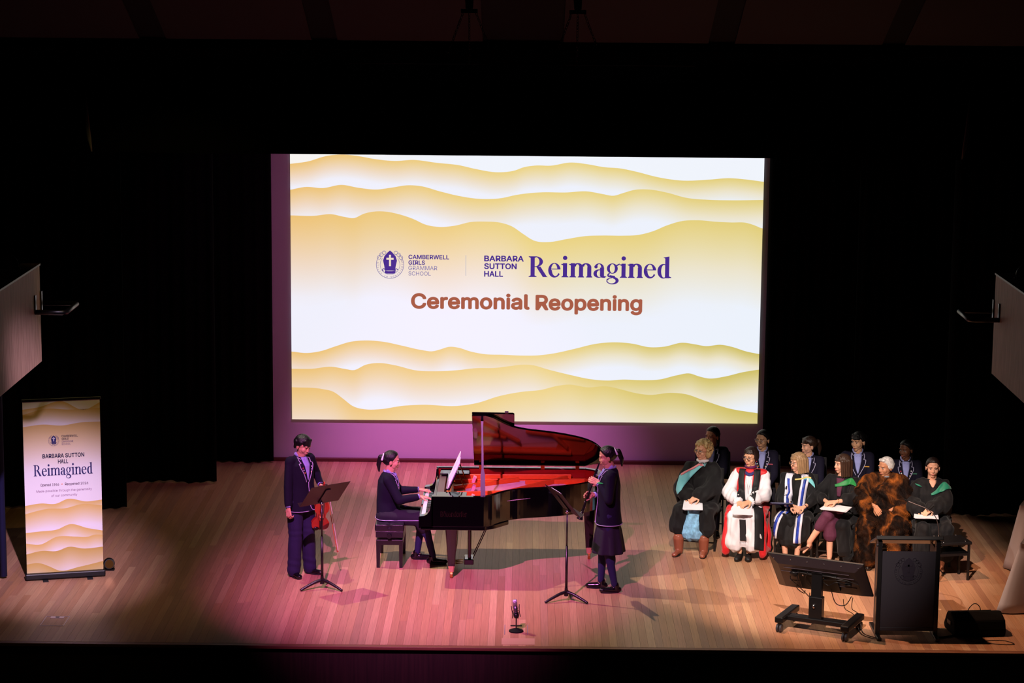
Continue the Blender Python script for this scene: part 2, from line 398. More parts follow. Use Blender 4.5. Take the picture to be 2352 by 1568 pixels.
tag(Raw().bbox((-7.2, -0.04, -1.25), (7.2, 0.0, -0.06)).obj('wall_front', M_fascia), kind='structure')
tag(Raw().bbox((-7.5, -9, -1.3), (7.5, 0.0, -1.25)).obj('floor_hall', mat('hall_floor', (22, 14, 12), 0.7)), kind='structure')
M_cyc = mat('white_wall_paint', (200, 190, 196), 0.85)
tag(Raw().bbox((-7.2, 8.38, -0.02), (7.2, 8.5, 6.2)).obj('wall_back', M_cyc), kind='structure')
tag(Raw().bbox((-7.2, 8.31, 0.001), (7.2, 8.379, 0.045)).obj('baseboard_back', mat('skirting_wood', (86, 42, 32), 0.5), bevel=0.005), kind='structure')
M_side = mat('black_side_wall', (10, 9, 10), 0.9, spec=0.1)
tag(Raw().bbox((-7.4, -9, -1.3), (-7.2, 8.5, 8)).obj('wall_left', M_side), kind='structure')
tag(Raw().bbox((7.2, -9, -1.3), (7.4, 8.5, 8)).obj('wall_right', M_side), kind='structure')
tag(Raw().bbox((-7.4, 0.8, 6.6), (7.4, 8.6, 6.7)).obj('ceiling_stage', M_side), kind='structure')
# hanging black legs and the black border
def drape(name, x0, x1, y, z0, z1, m, label, cat='curtain', seed=0, amp=0.035, pitch=0.16, group=None, hemw=0.012):
    rs = random.Random(seed); n = max(8, int((x1-x0)/0.03)); V = []; F = []; ph = rs.random()*6
    for side in (0, 1):
        for k in range(n+1):
            x = x0+(x1-x0)*k/n; d = amp*math.sin(2*PI*x/pitch+ph)+0.4*amp*math.sin(2*PI*x/(pitch*2.7)+ph*2)
            for z, e in ((z0+hemw*math.sin(x*9+ph), 1.0), ((z0+z1)/2, 0.9), (z1, 0.6)): V.append((x, y+d*e+side*0.02, z))
    h = (n+1)*3
    for k in range(n):
        for j in range(2):
            a = k*3+j; F.append((a, a+3, a+4, a+1)); F.append((h+a, h+a+1, h+a+4, h+a+3))
        a = k*3; F.append((a, h+a, h+a+3, a+3)); a += 2; F.append((a, a+3, h+a+3, h+a))
    for a in (0, n*3):
        for j in range(2): F.append((a+j, a+j+1, h+a+j+1, h+a+j) if a == 0 else (a+j, h+a+j, h+a+j+1, a+j+1))
    return tag(mesh_obj(name, V, F, m, smooth=True), label, cat, group)
drape('curtain', -6.3, -3.385, 8.2, 0.02, 6.2, M_black, 'black leg curtain hanging at the left edge of the white back wall', seed=1)
drape('curtain', -6.8, -3.99, 6.96, 0.02, 6.2, M_black, 'black leg curtain at left, second back from the roll-up banner', seed=2)
drape('curtain', -7.1, -4.91, 5.5, 0.02, 6.2, M_black, 'black leg curtain at left, hanging right behind the roll-up banner', seed=3)
drape('curtain', 3.225, 6.3, 8.2, 0.02, 6.2, M_black, 'black leg curtain hanging at the right edge of the white back wall', seed=4)
drape('curtain', 4.25, 6.8, 6.96, 0.02, 6.2, M_black, 'black leg curtain at right, middle of the three behind the students', seed=5)
drape('curtain', 5.2, 7.1, 5.6, 0.02, 6.2, M_black, 'black leg curtain at right, nearest to the two cloth-covered tables', seed=6)
drape('curtain', -7.1, -5.68, 2.3, 0.02, 6.2, mat('navy_curtain', (12, 6, 62), 0.9), 'dark blue curtain at the far left edge, beside the roll-up banner', seed=7, amp=0.05, pitch=0.2)
bc = drape('border_curtain', -7.1, 7.1, 0.6, 4.862, 5.78, M_black, 'wide black border curtain across the top, above the projection', seed=8, amp=0.004, pitch=0.5, hemw=0.0)
M_pale = mat('pale_curtain', (120, 112, 105), 0.9)
for sx, xx, lb in ((-1, -4.30, 'narrow pale fold of curtain showing at the upper left of the opening'), (1, 4.30, 'narrow pale fold of curtain showing at the upper right of the opening')):
    r = Raw(); r.loft([((xx, 0.48, 4.88), 0.006, 0.006), ((xx+sx*0.02, 0.48, 5.0), 0.02, 0.012), ((xx+sx*0.035, 0.48, 5.12), 0.022, 0.012), ((xx+sx*0.04, 0.48, 5.3), 0.012, 0.01), ((xx+sx*0.05, 0.48, 5.45), 0.004, 0.004)], seg=10)
    r.obj('pale_fold', M_pale, bc, smooth=True, label=lb)
# bulkhead and sloping ceiling over the stage front
tag(Raw().bbox((-7.2, 0.62, 5.74), (7.2, 0.8, 6.1)).obj('wall_bulkhead', mat('bulkhead_wood', (60, 34, 26), 0.7, noise=0.3, nscale=2, stretch=(1, 1, 12))), kind='structure')
tag(Raw().bbox((-7.2, 0.0, 5.93), (7.2, 0.12, 6.0)).obj('trim_2', M_blackmatte), kind='structure')
ce = Raw().box((0, -1.75, 6.765), (14.4, 3.9, 0.04), rot=(-22.5, 0, 0)).obj('ceiling', M_blackmatte); tag(ce, kind='structure')
M_cpanel = mat('ceiling_panel', (34, 16, 19), 0.8)
edges = [(-7.0, -3.72), (-3.46, -2.07), (-1.82, -0.43), (0.345, 1.73), (1.985, 3.39), (3.61, 7.0)]
for a, b in edges:
    Raw().box(((a+b)/2, -1.745, 6.73), (b-a, 3.7, 0.02), rot=(-22.5, 0, 0)).obj('ceiling_panel', M_cpanel, ce)
# ------------------------------------------------------------------ side balconies
def perf_mat():
    m = mat('perforated_timber', (146, 112, 92), 0.7); n = m.node_tree.nodes; l = m.node_tree.links; b = n['Principled BSDF']
    tc = n.new('ShaderNodeTexCoord'); mp = n.new('ShaderNodeMapping'); l.new(tc.outputs['Object'], mp.inputs[0]); mp.inputs['Scale'].default_value = (38, 38, 38)
    v = n.new('ShaderNodeTexVoronoi'); v.inputs['Randomness'].default_value = 0.0; v.inputs['Scale'].default_value = 1.0; l.new(mp.outputs[0], v.inputs[0])
    t = n.new('ShaderNodeMath'); t.operation = 'GREATER_THAN'; t.inputs[1].default_value = 0.30; l.new(v.outputs['Distance'], t.inputs[0])
    ns = n.new('ShaderNodeTexNoise'); mp2 = n.new('ShaderNodeMapping'); l.new(tc.outputs['Object'], mp2.inputs[0]); mp2.inputs['Scale'].default_value = (12, 12, 0.8); l.new(mp2.outputs[0], ns.inputs[0])
    r = n.new('ShaderNodeValToRGB'); l.new(ns.outputs[0], r.inputs[0]); r.color_ramp.elements[0].position = 0.35; r.color_ramp.elements[1].position = 0.65
    r.color_ramp.elements[0].color = (*s2l((128, 96, 76)), 1); r.color_ramp.elements[1].color = (*s2l((164, 128, 106)), 1)
    mx = n.new('ShaderNodeVectorMath'); mx.operation = 'SCALE'; l.new(r.outputs[0], mx.inputs[0])
    ad = n.new('ShaderNodeMath'); ad.operation = 'MULTIPLY_ADD'; ad.inputs[1].default_value = 0.6; ad.inputs[2].default_value = 0.4; l.new(t.outputs[0], ad.inputs[0])
    l.new(ad.outputs[0], mx.inputs['Scale']); l.new(mx.outputs[0], b.inputs['Base Color']); return m
M_perf = perf_mat()
for sx, nm, yend, zt, zb in ((-1, 'left', -0.74, 3.92, 2.99), (1, 'right', 0.02, 3.81, 2.82)):
    X = 4.6*sx
    t = tag(Raw().bbox((X+sx*0.02, -7, zb+0.02), (X+sx*2.4, yend-0.02, zt-0.04)).obj('wall_balcony_'+nm, M_blackmatte), kind='structure')
    Raw().bbox((X-sx*0.012, -7, zb), (X+sx*0.015, yend, zt-0.012)).obj('perforated_panel', M_perf, t)
    Raw().bbox((X-sx*0.02, -7, zt-0.012), (X+sx*0.16, yend+0.01, zt+0.006)).obj('cap_rail', mat('dark_timber_cap', (58, 34, 28), 0.5), t)
    zz = zt-0.42; xo = X-sx*0.30
    bar = thing('lighting_bar', 'black pipe bar bracketed to the perforated front of the %s balcony' % nm, 'pipe', (xo, yend+0.3, zz))
    r = Raw()
    # U-shaped bar: out from the panel, along it, back to it
    pts = [(sx*0.29, -0.55, 0.0), (sx*0.03, -0.55, 0), (0, -0.52, 0), (0, -0.02, 0), (sx*0.03, 0.02, 0), (sx*0.34, 0.02, 0)]
    r.tube(pts, 0.024, 10).obj('pipe', M_blackmetal, bar, smooth=True)
    for yy in (-0.55, -0.28): Raw().bbox((sx*0.275, yy-0.02, -0.02), (sx*0.286, yy+0.02, 0.16)).obj('bracket', M_blackmetal, bar)
    a = thing('reading_lamp', 'thin curved black lamp arm standing on top of the %s balcony front' % nm, 'lamp', (X+sx*0.12, yend-0.35, zt+0.005))
    Raw().tube(smooth_path([(0, 0.0, 0), (0, 0.0, 0.07), (sx*0.06, -0.03, 0.14), (sx*0.18, -0.08, 0.17), (sx*0.3, -0.14, 0.16)], 5), 0.008, 6).obj('arm', M_blackmetal, a, smooth=True)
    Raw().cyl((0, 0, 0), (0, 0, 0.012), 0.03).obj('base', M_blackmetal, a)
    Raw().box((sx*0.34, -0.16, 0.15), (0.14, 0.05, 0.02)).obj('lamp_head', mat('lamp_head_grey', (120, 116, 100), 0.4), a)
# ------------------------------------------------------------------ chain hoists
for X, lb in ((-0.55, 'black chain hoist hanging from the ceiling, left of the two'), (0.47, 'black chain hoist hanging from the ceiling, right of the two')):
    h = thing('chain_hoist', lb, 'hoist', (X*0.95, -1.5, 5.87))
    Raw().cap((0, 0, 0.50), (0, 0, 0.66), 0.034, 0.045).obj('motor_body', M_blackmetal, h, smooth=True)
    Raw().box((0, 0, 0.47), (0.15, 0.05, 0.035)).obj('bracket', M_blackmetal, h)
    for dx, dy in ((-0.22, 0.0), (0.0, 0.16), (0.24, 0.0)):
        r = Raw(); a = Vector((dx*0.25, 0, 0.455)); b = Vector((dx, dy, 0.0)); n = 17
        for k in range(n):
            p = a.lerp(b, k/n); q = a.lerp(b, (k+1.25)/n); d = (q-p).normalized(); u = d.orthogonal().normalized(); v = d.cross(u)
            if k % 2: u = v
            L = (q-p).length/2; c = (p+q)/2
            r.tube([c+d*(L*math.cos(t*PI/4))+u*(0.011*math.sin(t*PI/4)) for t in range(8)], 0.0032, 4, closed=True)
        r.obj('chain', M_blackmetal, h)
tag(Raw().bbox((-1.6, -1.56, 5.72), (1.5, -1.44, 5.868)).obj('lighting_truss', M_blackmetal), 'black horizontal beam hanging from the two chain hoists', 'beam')
# ================================================================== PROJECTED PICTURE
WV = [
    [(-3.14,4.041),(-2.91,4.075),(-2.66,4.150),(-2.46,4.171),(-2.24,4.153),(-1.99,4.111),(-1.75,4.093),(-1.50,4.108),(-1.18,4.071),(-0.90,4.044),(-0.68,3.996),(-0.38,3.954),(-0.14,3.984),(-0.05,4.019),(0.12,4.048),(0.32,4.048),(0.59,4.092),(0.81,4.072),(1.04,4.034),(1.24,4.021),(1.48,3.974),(1.73,3.912),(2.08,3.865),(2.43,3.881),(2.70,3.903),(2.92,3.888),(3.15,3.860)],
    [(-3.14,3.696),(-2.94,3.735),(-2.71,3.722),(-2.46,3.767),(-2.24,3.731),(-1.99,3.709),(-1.80,3.735),(-1.57,3.770),(-1.40,3.759),(-1.15,3.692),(-0.90,3.634),(-0.68,3.601),(-0.53,3.595),(-0.33,3.609),(-0.13,3.654),(-0.05,3.667),(0.22,3.692),(0.52,3.692),(0.82,3.709),(1.02,3.676),(1.17,3.655),(1.29,3.691),(1.44,3.735),(1.64,3.742),(1.88,3.702),(2.13,3.637),(2.43,3.612),(2.75,3.608),(3.15,3.616)],
    [(-3.13,3.352),(-2.84,3.349),(-2.59,3.372),(-2.42,3.338),(-2.29,3.325),(-2.17,3.381),(-2.04,3.412),(-1.89,3.416),(-1.70,3.382),(-1.50,3.317),(-1.35,3.248),(-1.15,3.215),(-0.95,3.234),(-0.73,3.286),(-0.55,3.293),(-0.33,3.278),(-0.18,3.229),(-0.04,3.135),(0.11,3.044),(0.31,3.026),(0.55,3.068),(0.78,3.108),(1.03,3.120),(1.30,3.120),(1.50,3.132),(1.70,3.184),(1.89,3.266),(2.09,3.325),(2.29,3.337),(2.54,3.319),(2.74,3.311),(2.94,3.308),(3.03,3.284),(3.15,3.235)],
    [(-3.13,1.505),(-2.95,1.488),(-2.75,1.516),(-2.55,1.584),(-2.35,1.647),(-2.15,1.667),(-1.90,1.651),(-1.65,1.600),(-1.39,1.544),(-1.24,1.528),(-1.14,1.554),(-1.02,1.591),(-0.89,1.580),(-0.74,1.533),(-0.54,1.496),(-0.29,1.489),(-0.03,1.481),(0.17,1.485),(0.40,1.516),(0.67,1.579),(0.97,1.653),(1.22,1.674),(1.45,1.658),(1.68,1.612),(1.88,1.621),(2.12,1.677),(2.30,1.656),(2.43,1.634),(2.65,1.654),(2.80,1.625),(2.98,1.568),(3.16,1.532)],
    [(-3.13,1.270),(-2.88,1.272),(-2.60,1.303),(-2.42,1.274),(-2.30,1.260),(-2.15,1.333),(-1.95,1.360),(-1.75,1.332),(-1.47,1.265),(-1.17,1.256),(-0.89,1.274),(-0.67,1.301),(-0.39,1.309),(-0.19,1.336),(-0.03,1.356),(0.10,1.352),(0.32,1.293),(0.63,1.219),(0.88,1.168),(1.13,1.150),(1.33,1.165),(1.58,1.159),(1.83,1.172),(2.06,1.231),(2.23,1.258),(2.36,1.218),(2.49,1.191),(2.69,1.216),(2.94,1.280),(3.15,1.318)],
    [(-3.13,1.016),(-2.73,0.995),(-2.58,0.958),(-2.45,0.864),(-2.33,0.770),(-2.15,0.721),(-1.95,0.725),(-1.65,0.774),(-1.39,0.792),(-0.89,0.782),(-0.64,0.823),(-0.34,0.921),(-0.02,0.985),(0.23,1.013),(0.43,1.066),(0.60,1.089),(0.86,1.053),(1.11,1.070),(1.33,1.024),(1.49,0.984),(1.69,0.958),(1.99,0.989),(2.19,0.971),(2.44,0.886),(2.75,0.787),(3.16,0.719)]]
def curve_at(P, n, x0, x1):
    """smooth interpolation of a traced ridge line at n+1 places"""
    xs = np.array([p[0] for p in P]); zs = np.array([p[1] for p in P]); X = np.linspace(x0, x1, n+1)
    m = np.gradient(zs, xs); out = []
    for x in X:
        i = int(np.clip(np.searchsorted(xs, x)-1, 0, len(xs)-2)); h = xs[i+1]-xs[i]; t = np.clip((x-xs[i])/h, 0, 1)
        out.append((2*t**3-3*t**2+1)*zs[i]+(t**3-2*t**2+t)*h*m[i]+(-2*t**3+3*t**2)*zs[i+1]+(t**3-t**2)*h*m[i+1])
    return np.array(out)
def wave_sheet(curves, fades, x0, x1, zt, zb, colfn, n=160):
    """a flat print: bands of colour between ridge lines, each fading below its ridge. returns V,F,cols in (x,z)"""
    C = [np.full(n+1, zt)]+[np.clip(curve_at(c, n, x0, x1), zb, zt) for c in curves]+[np.full(n+1, zb)]
    X = np.linspace(x0, x1, n+1); V = []; F = []; cols = []
    for b in range(len(C)-1):
        rows = 3 if b == 0 else 16; k0 = len(V)
        for i in range(n+1):
            for r in range(rows+1):
                t = (r/rows)**1.4; V.append((X[i], 0, C[b][i]*(1-t)+C[b+1][i]*t))
        for i in range(n):
            for r in range(rows):
                a = k0+i*(rows+1)+r; q = (a, a+1, a+rows+2, a+rows+1)
                if abs(V[a][2]-V[a+1][2])+abs(V[a+rows+1][2]-V[a+rows+2][2]) < 1e-5: continue
                F.append(q); cols.append([colfn(b, (V[v][0]-x0)/(x1-x0), (C[b][(v-k0)//(rows+1)]-V[v][2]), fades[b]) for v in q])
    return V, F, cols
def lerp3(a, b, t): t = min(max(t, 0), 1); return tuple(a[i]+(b[i]-a[i])*t for i in range(3))
L_ = lambda c: s2l(c)
def screen_col(b, u, d, fade):
    white = lerp3((240, 240, 252), (236, 242, 252), u)
    if b == 0: return L_(lerp3((247, 244, 240), (240, 244, 252), u*3))
    top = lerp3((237, 194, 118), (236, 212, 132), min(u*2, 1)); top = lerp3(top, (226, 206, 122), (u-0.5)*2)
    if b >= 4: top = lerp3(top, (206, 190, 100), (u-0.55)*2.2)
    mid = lerp3((240, 216, 194), (236, 228, 204), u*1.6)
    t = d/fade
    c = lerp3(top, mid, t/0.55) if t < 0.55 else lerp3(mid, white, (t-0.55)/0.45)
    return L_(c)
V, F, cols = wave_sheet(WV, [1, .32, .42, 1.15, .34, .50, .75], -3.145, 3.162, 4.9, 0.575, screen_col, 200)
ps = mesh_obj('projection_screen', [(x, 8.350, z) for x, y, z in V], [tuple(reversed(f)) for f in F], attr_mat('projected_light', emit=1.0), cols=[list(reversed(c)) for c in cols])
tag(ps, 'large bright projected picture of cream and golden waves on the back wall', 'screen')
Raw().bbox((-3.14, 8.3515, 0.582), (3.157, 8.372, 4.9)).obj('screen_sheet', mat('screen_cloth', (210, 210, 210), 0.9), ps)
def EM(name, c): return mat(name, c, emit=1.0)
Ms = Matrix(((1, 0, 0, 0), (0, 0, -1, 8.346), (0, 1, 0, 0), (0, 0, 0, 1)))
E_pur = EM('projected_purple', (72, 44, 142)); E_thin = EM('projected_thin_purple', (118, 110, 168)); E_cream = EM('projected_cream', (240, 222, 200)); E_rust = EM('projected_rust', (168, 92, 70)); E_rule = EM('projected_rule', (186, 186, 196))
for nm_, m_, args in (('school_name', E_pur, ('CAMBERWELL', -1.568, -1.022, 2.782, 2.838, 0.02)), ('school_name', E_pur, ('GIRLS', -1.568, -1.346, 2.706, 2.762, 0.02)), ('school_name', E_thin, ('GRAMMAR', -1.568, -1.182, 2.632, 2.688, -0.012)), ('school_name', E_thin, ('SCHOOL', -1.568, -1.268, 2.558, 2.612, -0.012)),
        ('hall_name', E_pur, ('BARBARA', -0.553, -0.023, 2.762, 2.836, 0.025)), ('hall_name', E_pur, ('SUTTON', -0.553, -0.117, 2.658, 2.732, 0.025)), ('hall_name', E_pur, ('HALL', -0.553, -0.298, 2.554, 2.628, 0.025))):
    r = Raw(); put_text(r, Ms, *args); r.obj(nm_, m_, ps)
Raw().bbox((-0.801, 8.344, 2.562), (-0.793, 8.348, 2.838)).obj('divider_rule', E_rule, ps)
r = Raw(); serif_word(r, Ms, 0.043, 1.957, 2.552, 2.832); r.obj('serif_lettering', E_pur, ps)
for args in (('Ceremonial', -1.533, 0.063, 2.118, 2.318, 0.028), ('Reopening', 0.14, 1.574, 2.112, 2.312, 0.028)):
    r = Raw(); put_text(r, Ms, *args); r.obj('title_lettering', E_rust, ps)
r = Raw(); rl = Raw(); crest_parts(r, rl, Ms, -1.815, 2.70, 0.187); r.obj('crest_mitre', E_pur, ps); rl.obj('crest_ring', E_thin, ps)
r = Raw(); crest_cross(r, Matrix.Translation((0, -0.002, 0)) @ Ms, -1.815, 2.70, 0.187); r.obj('crest_cross', E_cream, ps)
# ================================================================== ROLL-UP BANNER (0.84 x 2.0 m)
ban = thing('pull_up_banner', 'tall roll-up banner printed with golden waves and a hall name, left of the stage', 'banner', (-5.045, 2.34, 0.0), 15.5)
BWd = 0.415
bw = [[(0, .955), (.2, .965), (.5, .995), (.8, .94), (1, .98)], [(0, .925), (.3, .955), (.6, .945), (1, .948)], [(0, .855), (.25, .865), (.5, .855), (.75, .868), (1, .868)],
      [(0, .398), (.2, .408), (.4, .402), (.55, .426), (.8, .406), (1, .412)], [(0, .35), (.15, .365), (.3, .375), (.5, .372), (.75, .392), (1, .378)],
      [(0, .24), (.2, .245), (.4, .25), (.58, .278), (.8, .25), (1, .23)], [(0, .178), (.18, .168), (.4, .208), (.65, .203), (.8, .198), (.9, .208), (1, .205)],
      [(0, .115), (.2, .13), (.4, .125), (.55, .145), (.75, .13), (1, .135)], [(0, .055), (.15, .06), (.3, .035), (.4, .012), (.7, .025), (1, .05)]]
zt, zb = 2.0, 0.075
def ban_col(b, u, d, fade):
    white = (232, 222, 230); top = (216, 176, 100) if b not in (3,) else (216, 178, 116)
    if b == 0: return L_((226, 220, 214))
    if b in (8, 9): top = (196, 160, 84)
    return L_(lerp3(top, white, d/fade))
V, F, cols = wave_sheet([[(-BWd+2*BWd*x, zb+(zt-zb)*z) for x, z in c] for c in bw], [1, .10, .16, .5, .15, .22, .16, .16, .3, .3], -BWd, BWd, zt, zb, ban_col, 80)
mesh_obj('printed_panel', [(x, -0.0, z) for x, y, z in V], [tuple(reversed(f)) for f in F], attr_mat('banner_print', rough=0.6), ban, cols=[list(reversed(c)) for c in cols])
Raw().bbox((-BWd, 0.002, zb), (BWd, 0.006, zt)).obj('panel_backing', mat('banner_backing', (120, 118, 116), 0.7), ban)
Raw().bbox((-BWd-0.012, -0.012, zt-0.004), (BWd+0.012, 0.014, zt+0.028)).obj('top_rail', M_blackmetal, ban, bevel=0.004)
Raw().bbox((-BWd-0.02, -0.05, 0.012), (BWd+0.02, 0.06, zb+0.004)).obj('base_cassette', M_blackplastic, ban, bevel=0.012)
for xx in (-0.22, 0.26): Raw().bbox((xx-0.03, -0.12, 0.0), (xx+0.03, 0.12, 0.012)).obj('foot', M_blackplastic, ban)
Raw().cyl((0, 0.03, 0.05), (0, 0.025, zt), 0.01).obj('support_pole', M_chrome, ban)
Mb = Matrix(((1, 0, 0, 0), (0, 0, -1, -0.003), (0, 1, 0, 0), (0, 0, 0, 1)))
I_nav = mat('banner_ink_navy', (38, 28, 96), 0.6); I_mauve = mat('banner_ink_mauve', (140, 90, 130), 0.6); I_grey = mat('banner_ink_light', (120, 96, 130), 0.6)
for nm_, args in (('hall_name', ('BARBARA SUTTON', -0.215, 0.235, 1.365, 1.41, 0.02)), ('hall_name', ('HALL', -0.05, 0.06, 1.30, 1.345, 0.02)), ('school_name', ('CAMBERWELL', -0.005, 0.17, 1.592, 1.614, 0.01)), ('school_name', ('GIRLS', -0.005, 0.07, 1.562, 1.584, 0.01))):
    r = Raw(); put_text(r, Mb, *args); r.obj(nm_, I_nav, ban)
for args in (('GRAMMAR', -0.005, 0.12, 1.532, 1.554, 0), ('SCHOOL', -0.005, 0.09, 1.502, 1.524, 0)):
    r = Raw(); put_text(r, Mb, *args); r.obj('school_name', I_grey, ban)
r = Raw(); serif_word(r, Mb, -0.315, 0.325, 1.168, 1.292, thin=0.7); r.obj('serif_lettering', I_nav, ban)
for args in (('Opened 1966', -0.245, -0.045, 1.052, 1.080, 0.008), ('Reopened 2026', 0.02, 0.27, 1.052, 1.080, 0.008), ('Made possible through the generosity', -0.29, 0.31, 0.985, 1.010), ('of our community', -0.13, 0.15, 0.93, 0.955)):
    r = Raw(); put_text(r, Mb, *args); r.obj('small_lettering', I_mauve, ban)
Raw().ell((-0.012, -0.003, 1.066), (0.008, 0.001, 0.005)).obj('orange_dot', mat('banner_orange', (230, 120, 60)), ban)
r = Raw(); rl = Raw(); crest_parts(r, rl, Mb, -0.09, 1.555, 0.058); r.obj('crest_mitre', I_nav, ban); rl.obj('crest_ring', I_grey, ban)
r = Raw(); crest_cross(r, Matrix.Translation((0, -0.002, 0)) @ Mb, -0.09, 1.555, 0.058); r.obj('crest_cross', mat('banner_white', (225, 215, 225)), ban)
# ================================================================== GRAND PIANO
pia = thing('grand_piano', 'glossy black concert grand piano with its lid propped open', 'piano', (0, 0, 0))
NEAR, FAR = 2.2, 3.7
out = smooth_path([(-0.43, 2.2, 0), (-0.34, 2.27, 0), (-0.23, 2.42, 0), (-0.12, 2.53, 0), (0.04, 2.61, 0), (0.28, 2.68, 0), (0.52, 2.78, 0), (0.72, 2.92, 0), (0.85, 3.12, 0), (0.905, 3.36, 0), (0.87, 3.58, 0), (0.72, 3.70, 0)], 5)
out = [(-1.0, 2.2), (-0.7, 2.2)]+[(p.x, p.y) for p in out]+[(0.3, 3.7), (-0.4, 3.7), (-1.0, 3.7)]
def inset(P, d):
    Q = []
    for i, p in enumerate(P):
        a = Vector(P[max(i-1, 0)]); b = Vector(P[min(i+1, len(P)-1)]); t = (b-a).normalized(); Q.append((p[0]-t.y*d, p[1]+t.x*d))
    return Q
inn = inset(out, 0.055)
def wall_ring(o, i_, z0, z1):
    r = Raw(); n = len(o); V = [(x, y, z0) for x, y in o]+[(x, y, z1) for x, y in o]+[(x, y, z0) for x, y in i_]+[(x, y, z1) for x, y in i_]; F = []
    for k in range(n-1): F += [(k, k+1, n+k+1, n+k), (2*n+k+1, 2*n+k, 3*n+k, 3*n+k+1), (n+k, n+k+1, 3*n+k+1, 3*n+k), (k+1, k, 2*n+k, 2*n+k+1)]
    F += [(0, n, 3*n, 2*n), (n-1, 3*n-1, 4*n-1, 2*n-1)]
    return r.add(V, F)
wall_ring(out, inn, 0.665, 1.0).obj('rim', M_gloss, pia, bevel=0.004)
M_mahog = mat('red_mahogany', (128, 20, 14), 0.25, noise=0.15, nscale=6, stretch=(1, 1, 14))
wall_ring(inset(out, 0.056), inset(out, 0.066), 0.80, 0.985).obj('inner_rim', M_mahog, pia)
Raw().prism(inset(out, 0.03), 0.02, Matrix.Translation((0, 0, 0.672))).obj('bottom_board', M_blackmatte, pia)
Raw().prism(inset(out, 0.07), 0.012, Matrix.Translation((0, 0, 0.835))).obj('soundboard', mat('soundboard_spruce', (214, 150, 110), 0.35), pia)
kb = Raw(); kb.prism([(-1.12, 2.2), (-0.42, 2.2), (-0.30, 2.3), (-0.16, 2.48), (-0.16, 3.6), (-0.2, 3.7), (-1.12, 3.7)], 0.045, Matrix.Translation((0, 0, 0.622))); kb.obj('keybed', M_gloss, pia, bevel=0.006)
for y0, y1 in ((2.2, 2.305), (3.595, 3.7)):
    prof = [(-1.14, 0.64), (-0.98, 0.64), (-0.98, 1.0), (-1.0, 0.99), (-1.008, 0.90), (-1.02, 0.84), (-1.045, 0.80), (-1.08, 0.782), (-1.13, 0.776), (-1.14, 0.765)]
    Mx = Matrix(((1, 0, 0, 0), (0, 0, -1, y1), (0, 1, 0, 0), (0, 0, 0, 1)))
    Raw().prism(prof, y1-y0, Mx).obj('key_cheek', M_gloss, pia, bevel=0.004)
Raw().bbox((-1.145, 2.305, 0.64), (-1.12, 3.595, 0.735)).obj('key_slip', M_gloss, pia, bevel=0.004)
Raw().bbox((-0.99, 2.305, 0.665), (-0.955, 3.595, 0.93)).obj('fallboard', M_gloss, pia, bevel=0.006)
Raw().bbox((-0.955, 2.25, 0.72), (-0.88, 3.65, 0.945)).obj('pin_block', mat('action_wood', (96, 84, 74), 0.5), pia)
r = Raw()
for k in range(52):
    y = 2.31+k*0.0247; r.bbox((-1.118, y+0.0007, 0.70), (-0.992, y+0.024, 0.748))
tag(r.obj('white_keys', mat('ivory_keys', (236, 234, 240), 0.25, coat=0.5), pia), kind='stuff')
blk = [0, 1, 3, 4, 5]
for k in range(51):
    if k % 7 in blk:
        y = 2.31+(51-k)*0.0247; Raw().bbox((-1.075, y-0.006, 0.748), (-0.992, y+0.006, 0.76)).obj('black_key', M_gloss, pia)
for y0, y1 in ((2.255, 2.50), (3.40, 3.645)): Raw().bbox((-0.95, y0, 0.968), (-0.62, y1, 0.982)).obj('desk_shelf', M_gloss, pia, bevel=0.003)
# cast plate with struts, strings
M_plate = mat('gold_iron_plate', (226, 98, 36), 0.32, metal=0.25, noise=0.06)
Raw().prism([(-0.86, 2.27), (-0.66, 2.27), (-0.64, 3.63), (-0.86, 3.63)], 0.035, Matrix.Translation((0, 0, 0.865))).obj('plate_web', M_plate, pia)
def inset_sel(P, d0, d1, z, th):
    return wall_ring(inset(P, d0), inset(P, d1), z, z+th)
inset_sel(out, 0.075, 0.17, 0.868, 0.018).obj('plate_edge', M_plate, pia)
Raw().prism([(0.34, 3.62), (0.44, 3.35), (0.62, 3.18), (0.78, 3.22), (0.80, 3.45), (0.70, 3.62)], 0.02, Matrix.Translation((0, 0, 0.875))).obj('plate_tail', M_plate, pia)
for a, b, h in (((-0.80, 2.42), (-0.30, 2.50), 0.05), ((-0.82, 3.53), (0.55, 3.58), 0.055), ((-0.78, 2.98), (-0.05, 3.42), 0.05), ((-0.78, 3.30), (-0.20, 3.36), 0.05), ((-0.30, 2.62), (0.50, 3.50), 0.06), ((-0.74, 2.68), (0.24, 2.80), 0.055), ((0.02, 3.28), (0.70, 3.38), 0.05)):
    a = Vector((*a, 0.895)); b = Vector((*b, 0.895)); d = b-a
    Raw().box((a+b)/2+Vector((0, 0, h/2-0.005)), (d.length, 0.03, h), rot=(0, 0, math.degrees(math.atan2(d.y, d.x)))).obj('plate_strut', M_plate, pia, bevel=0.006)
r = Raw()
for k in range(90):
    t = k/89; y0 = 2.32+1.2*t; x1 = -0.25+1.05*min(1, t*1.3)**0.8; y1 = 2.45+0.95*t
    r.box(((-0.70+x1)/2, (y0+y1)/2, 0.889), (math.hypot(x1+0.70, y1-y0), 0.0016, 0.0016), rot=(0, 0, math.degrees(math.atan2(y1-y0, x1+0.70))))
tag(r.obj('strings', mat('string_steel', (226, 206, 212), 0.35, metal=0.5), pia), kind='stuff')
for y in (2.40, 2.86, 3.30): 
    Raw().box((-0.56, y, 0.94), (0.035, 0.09, 0.07), rot=(0, 20, 0)).obj('damper_block', mat('pink_felt_block', (220, 150, 160), 0.7), pia)
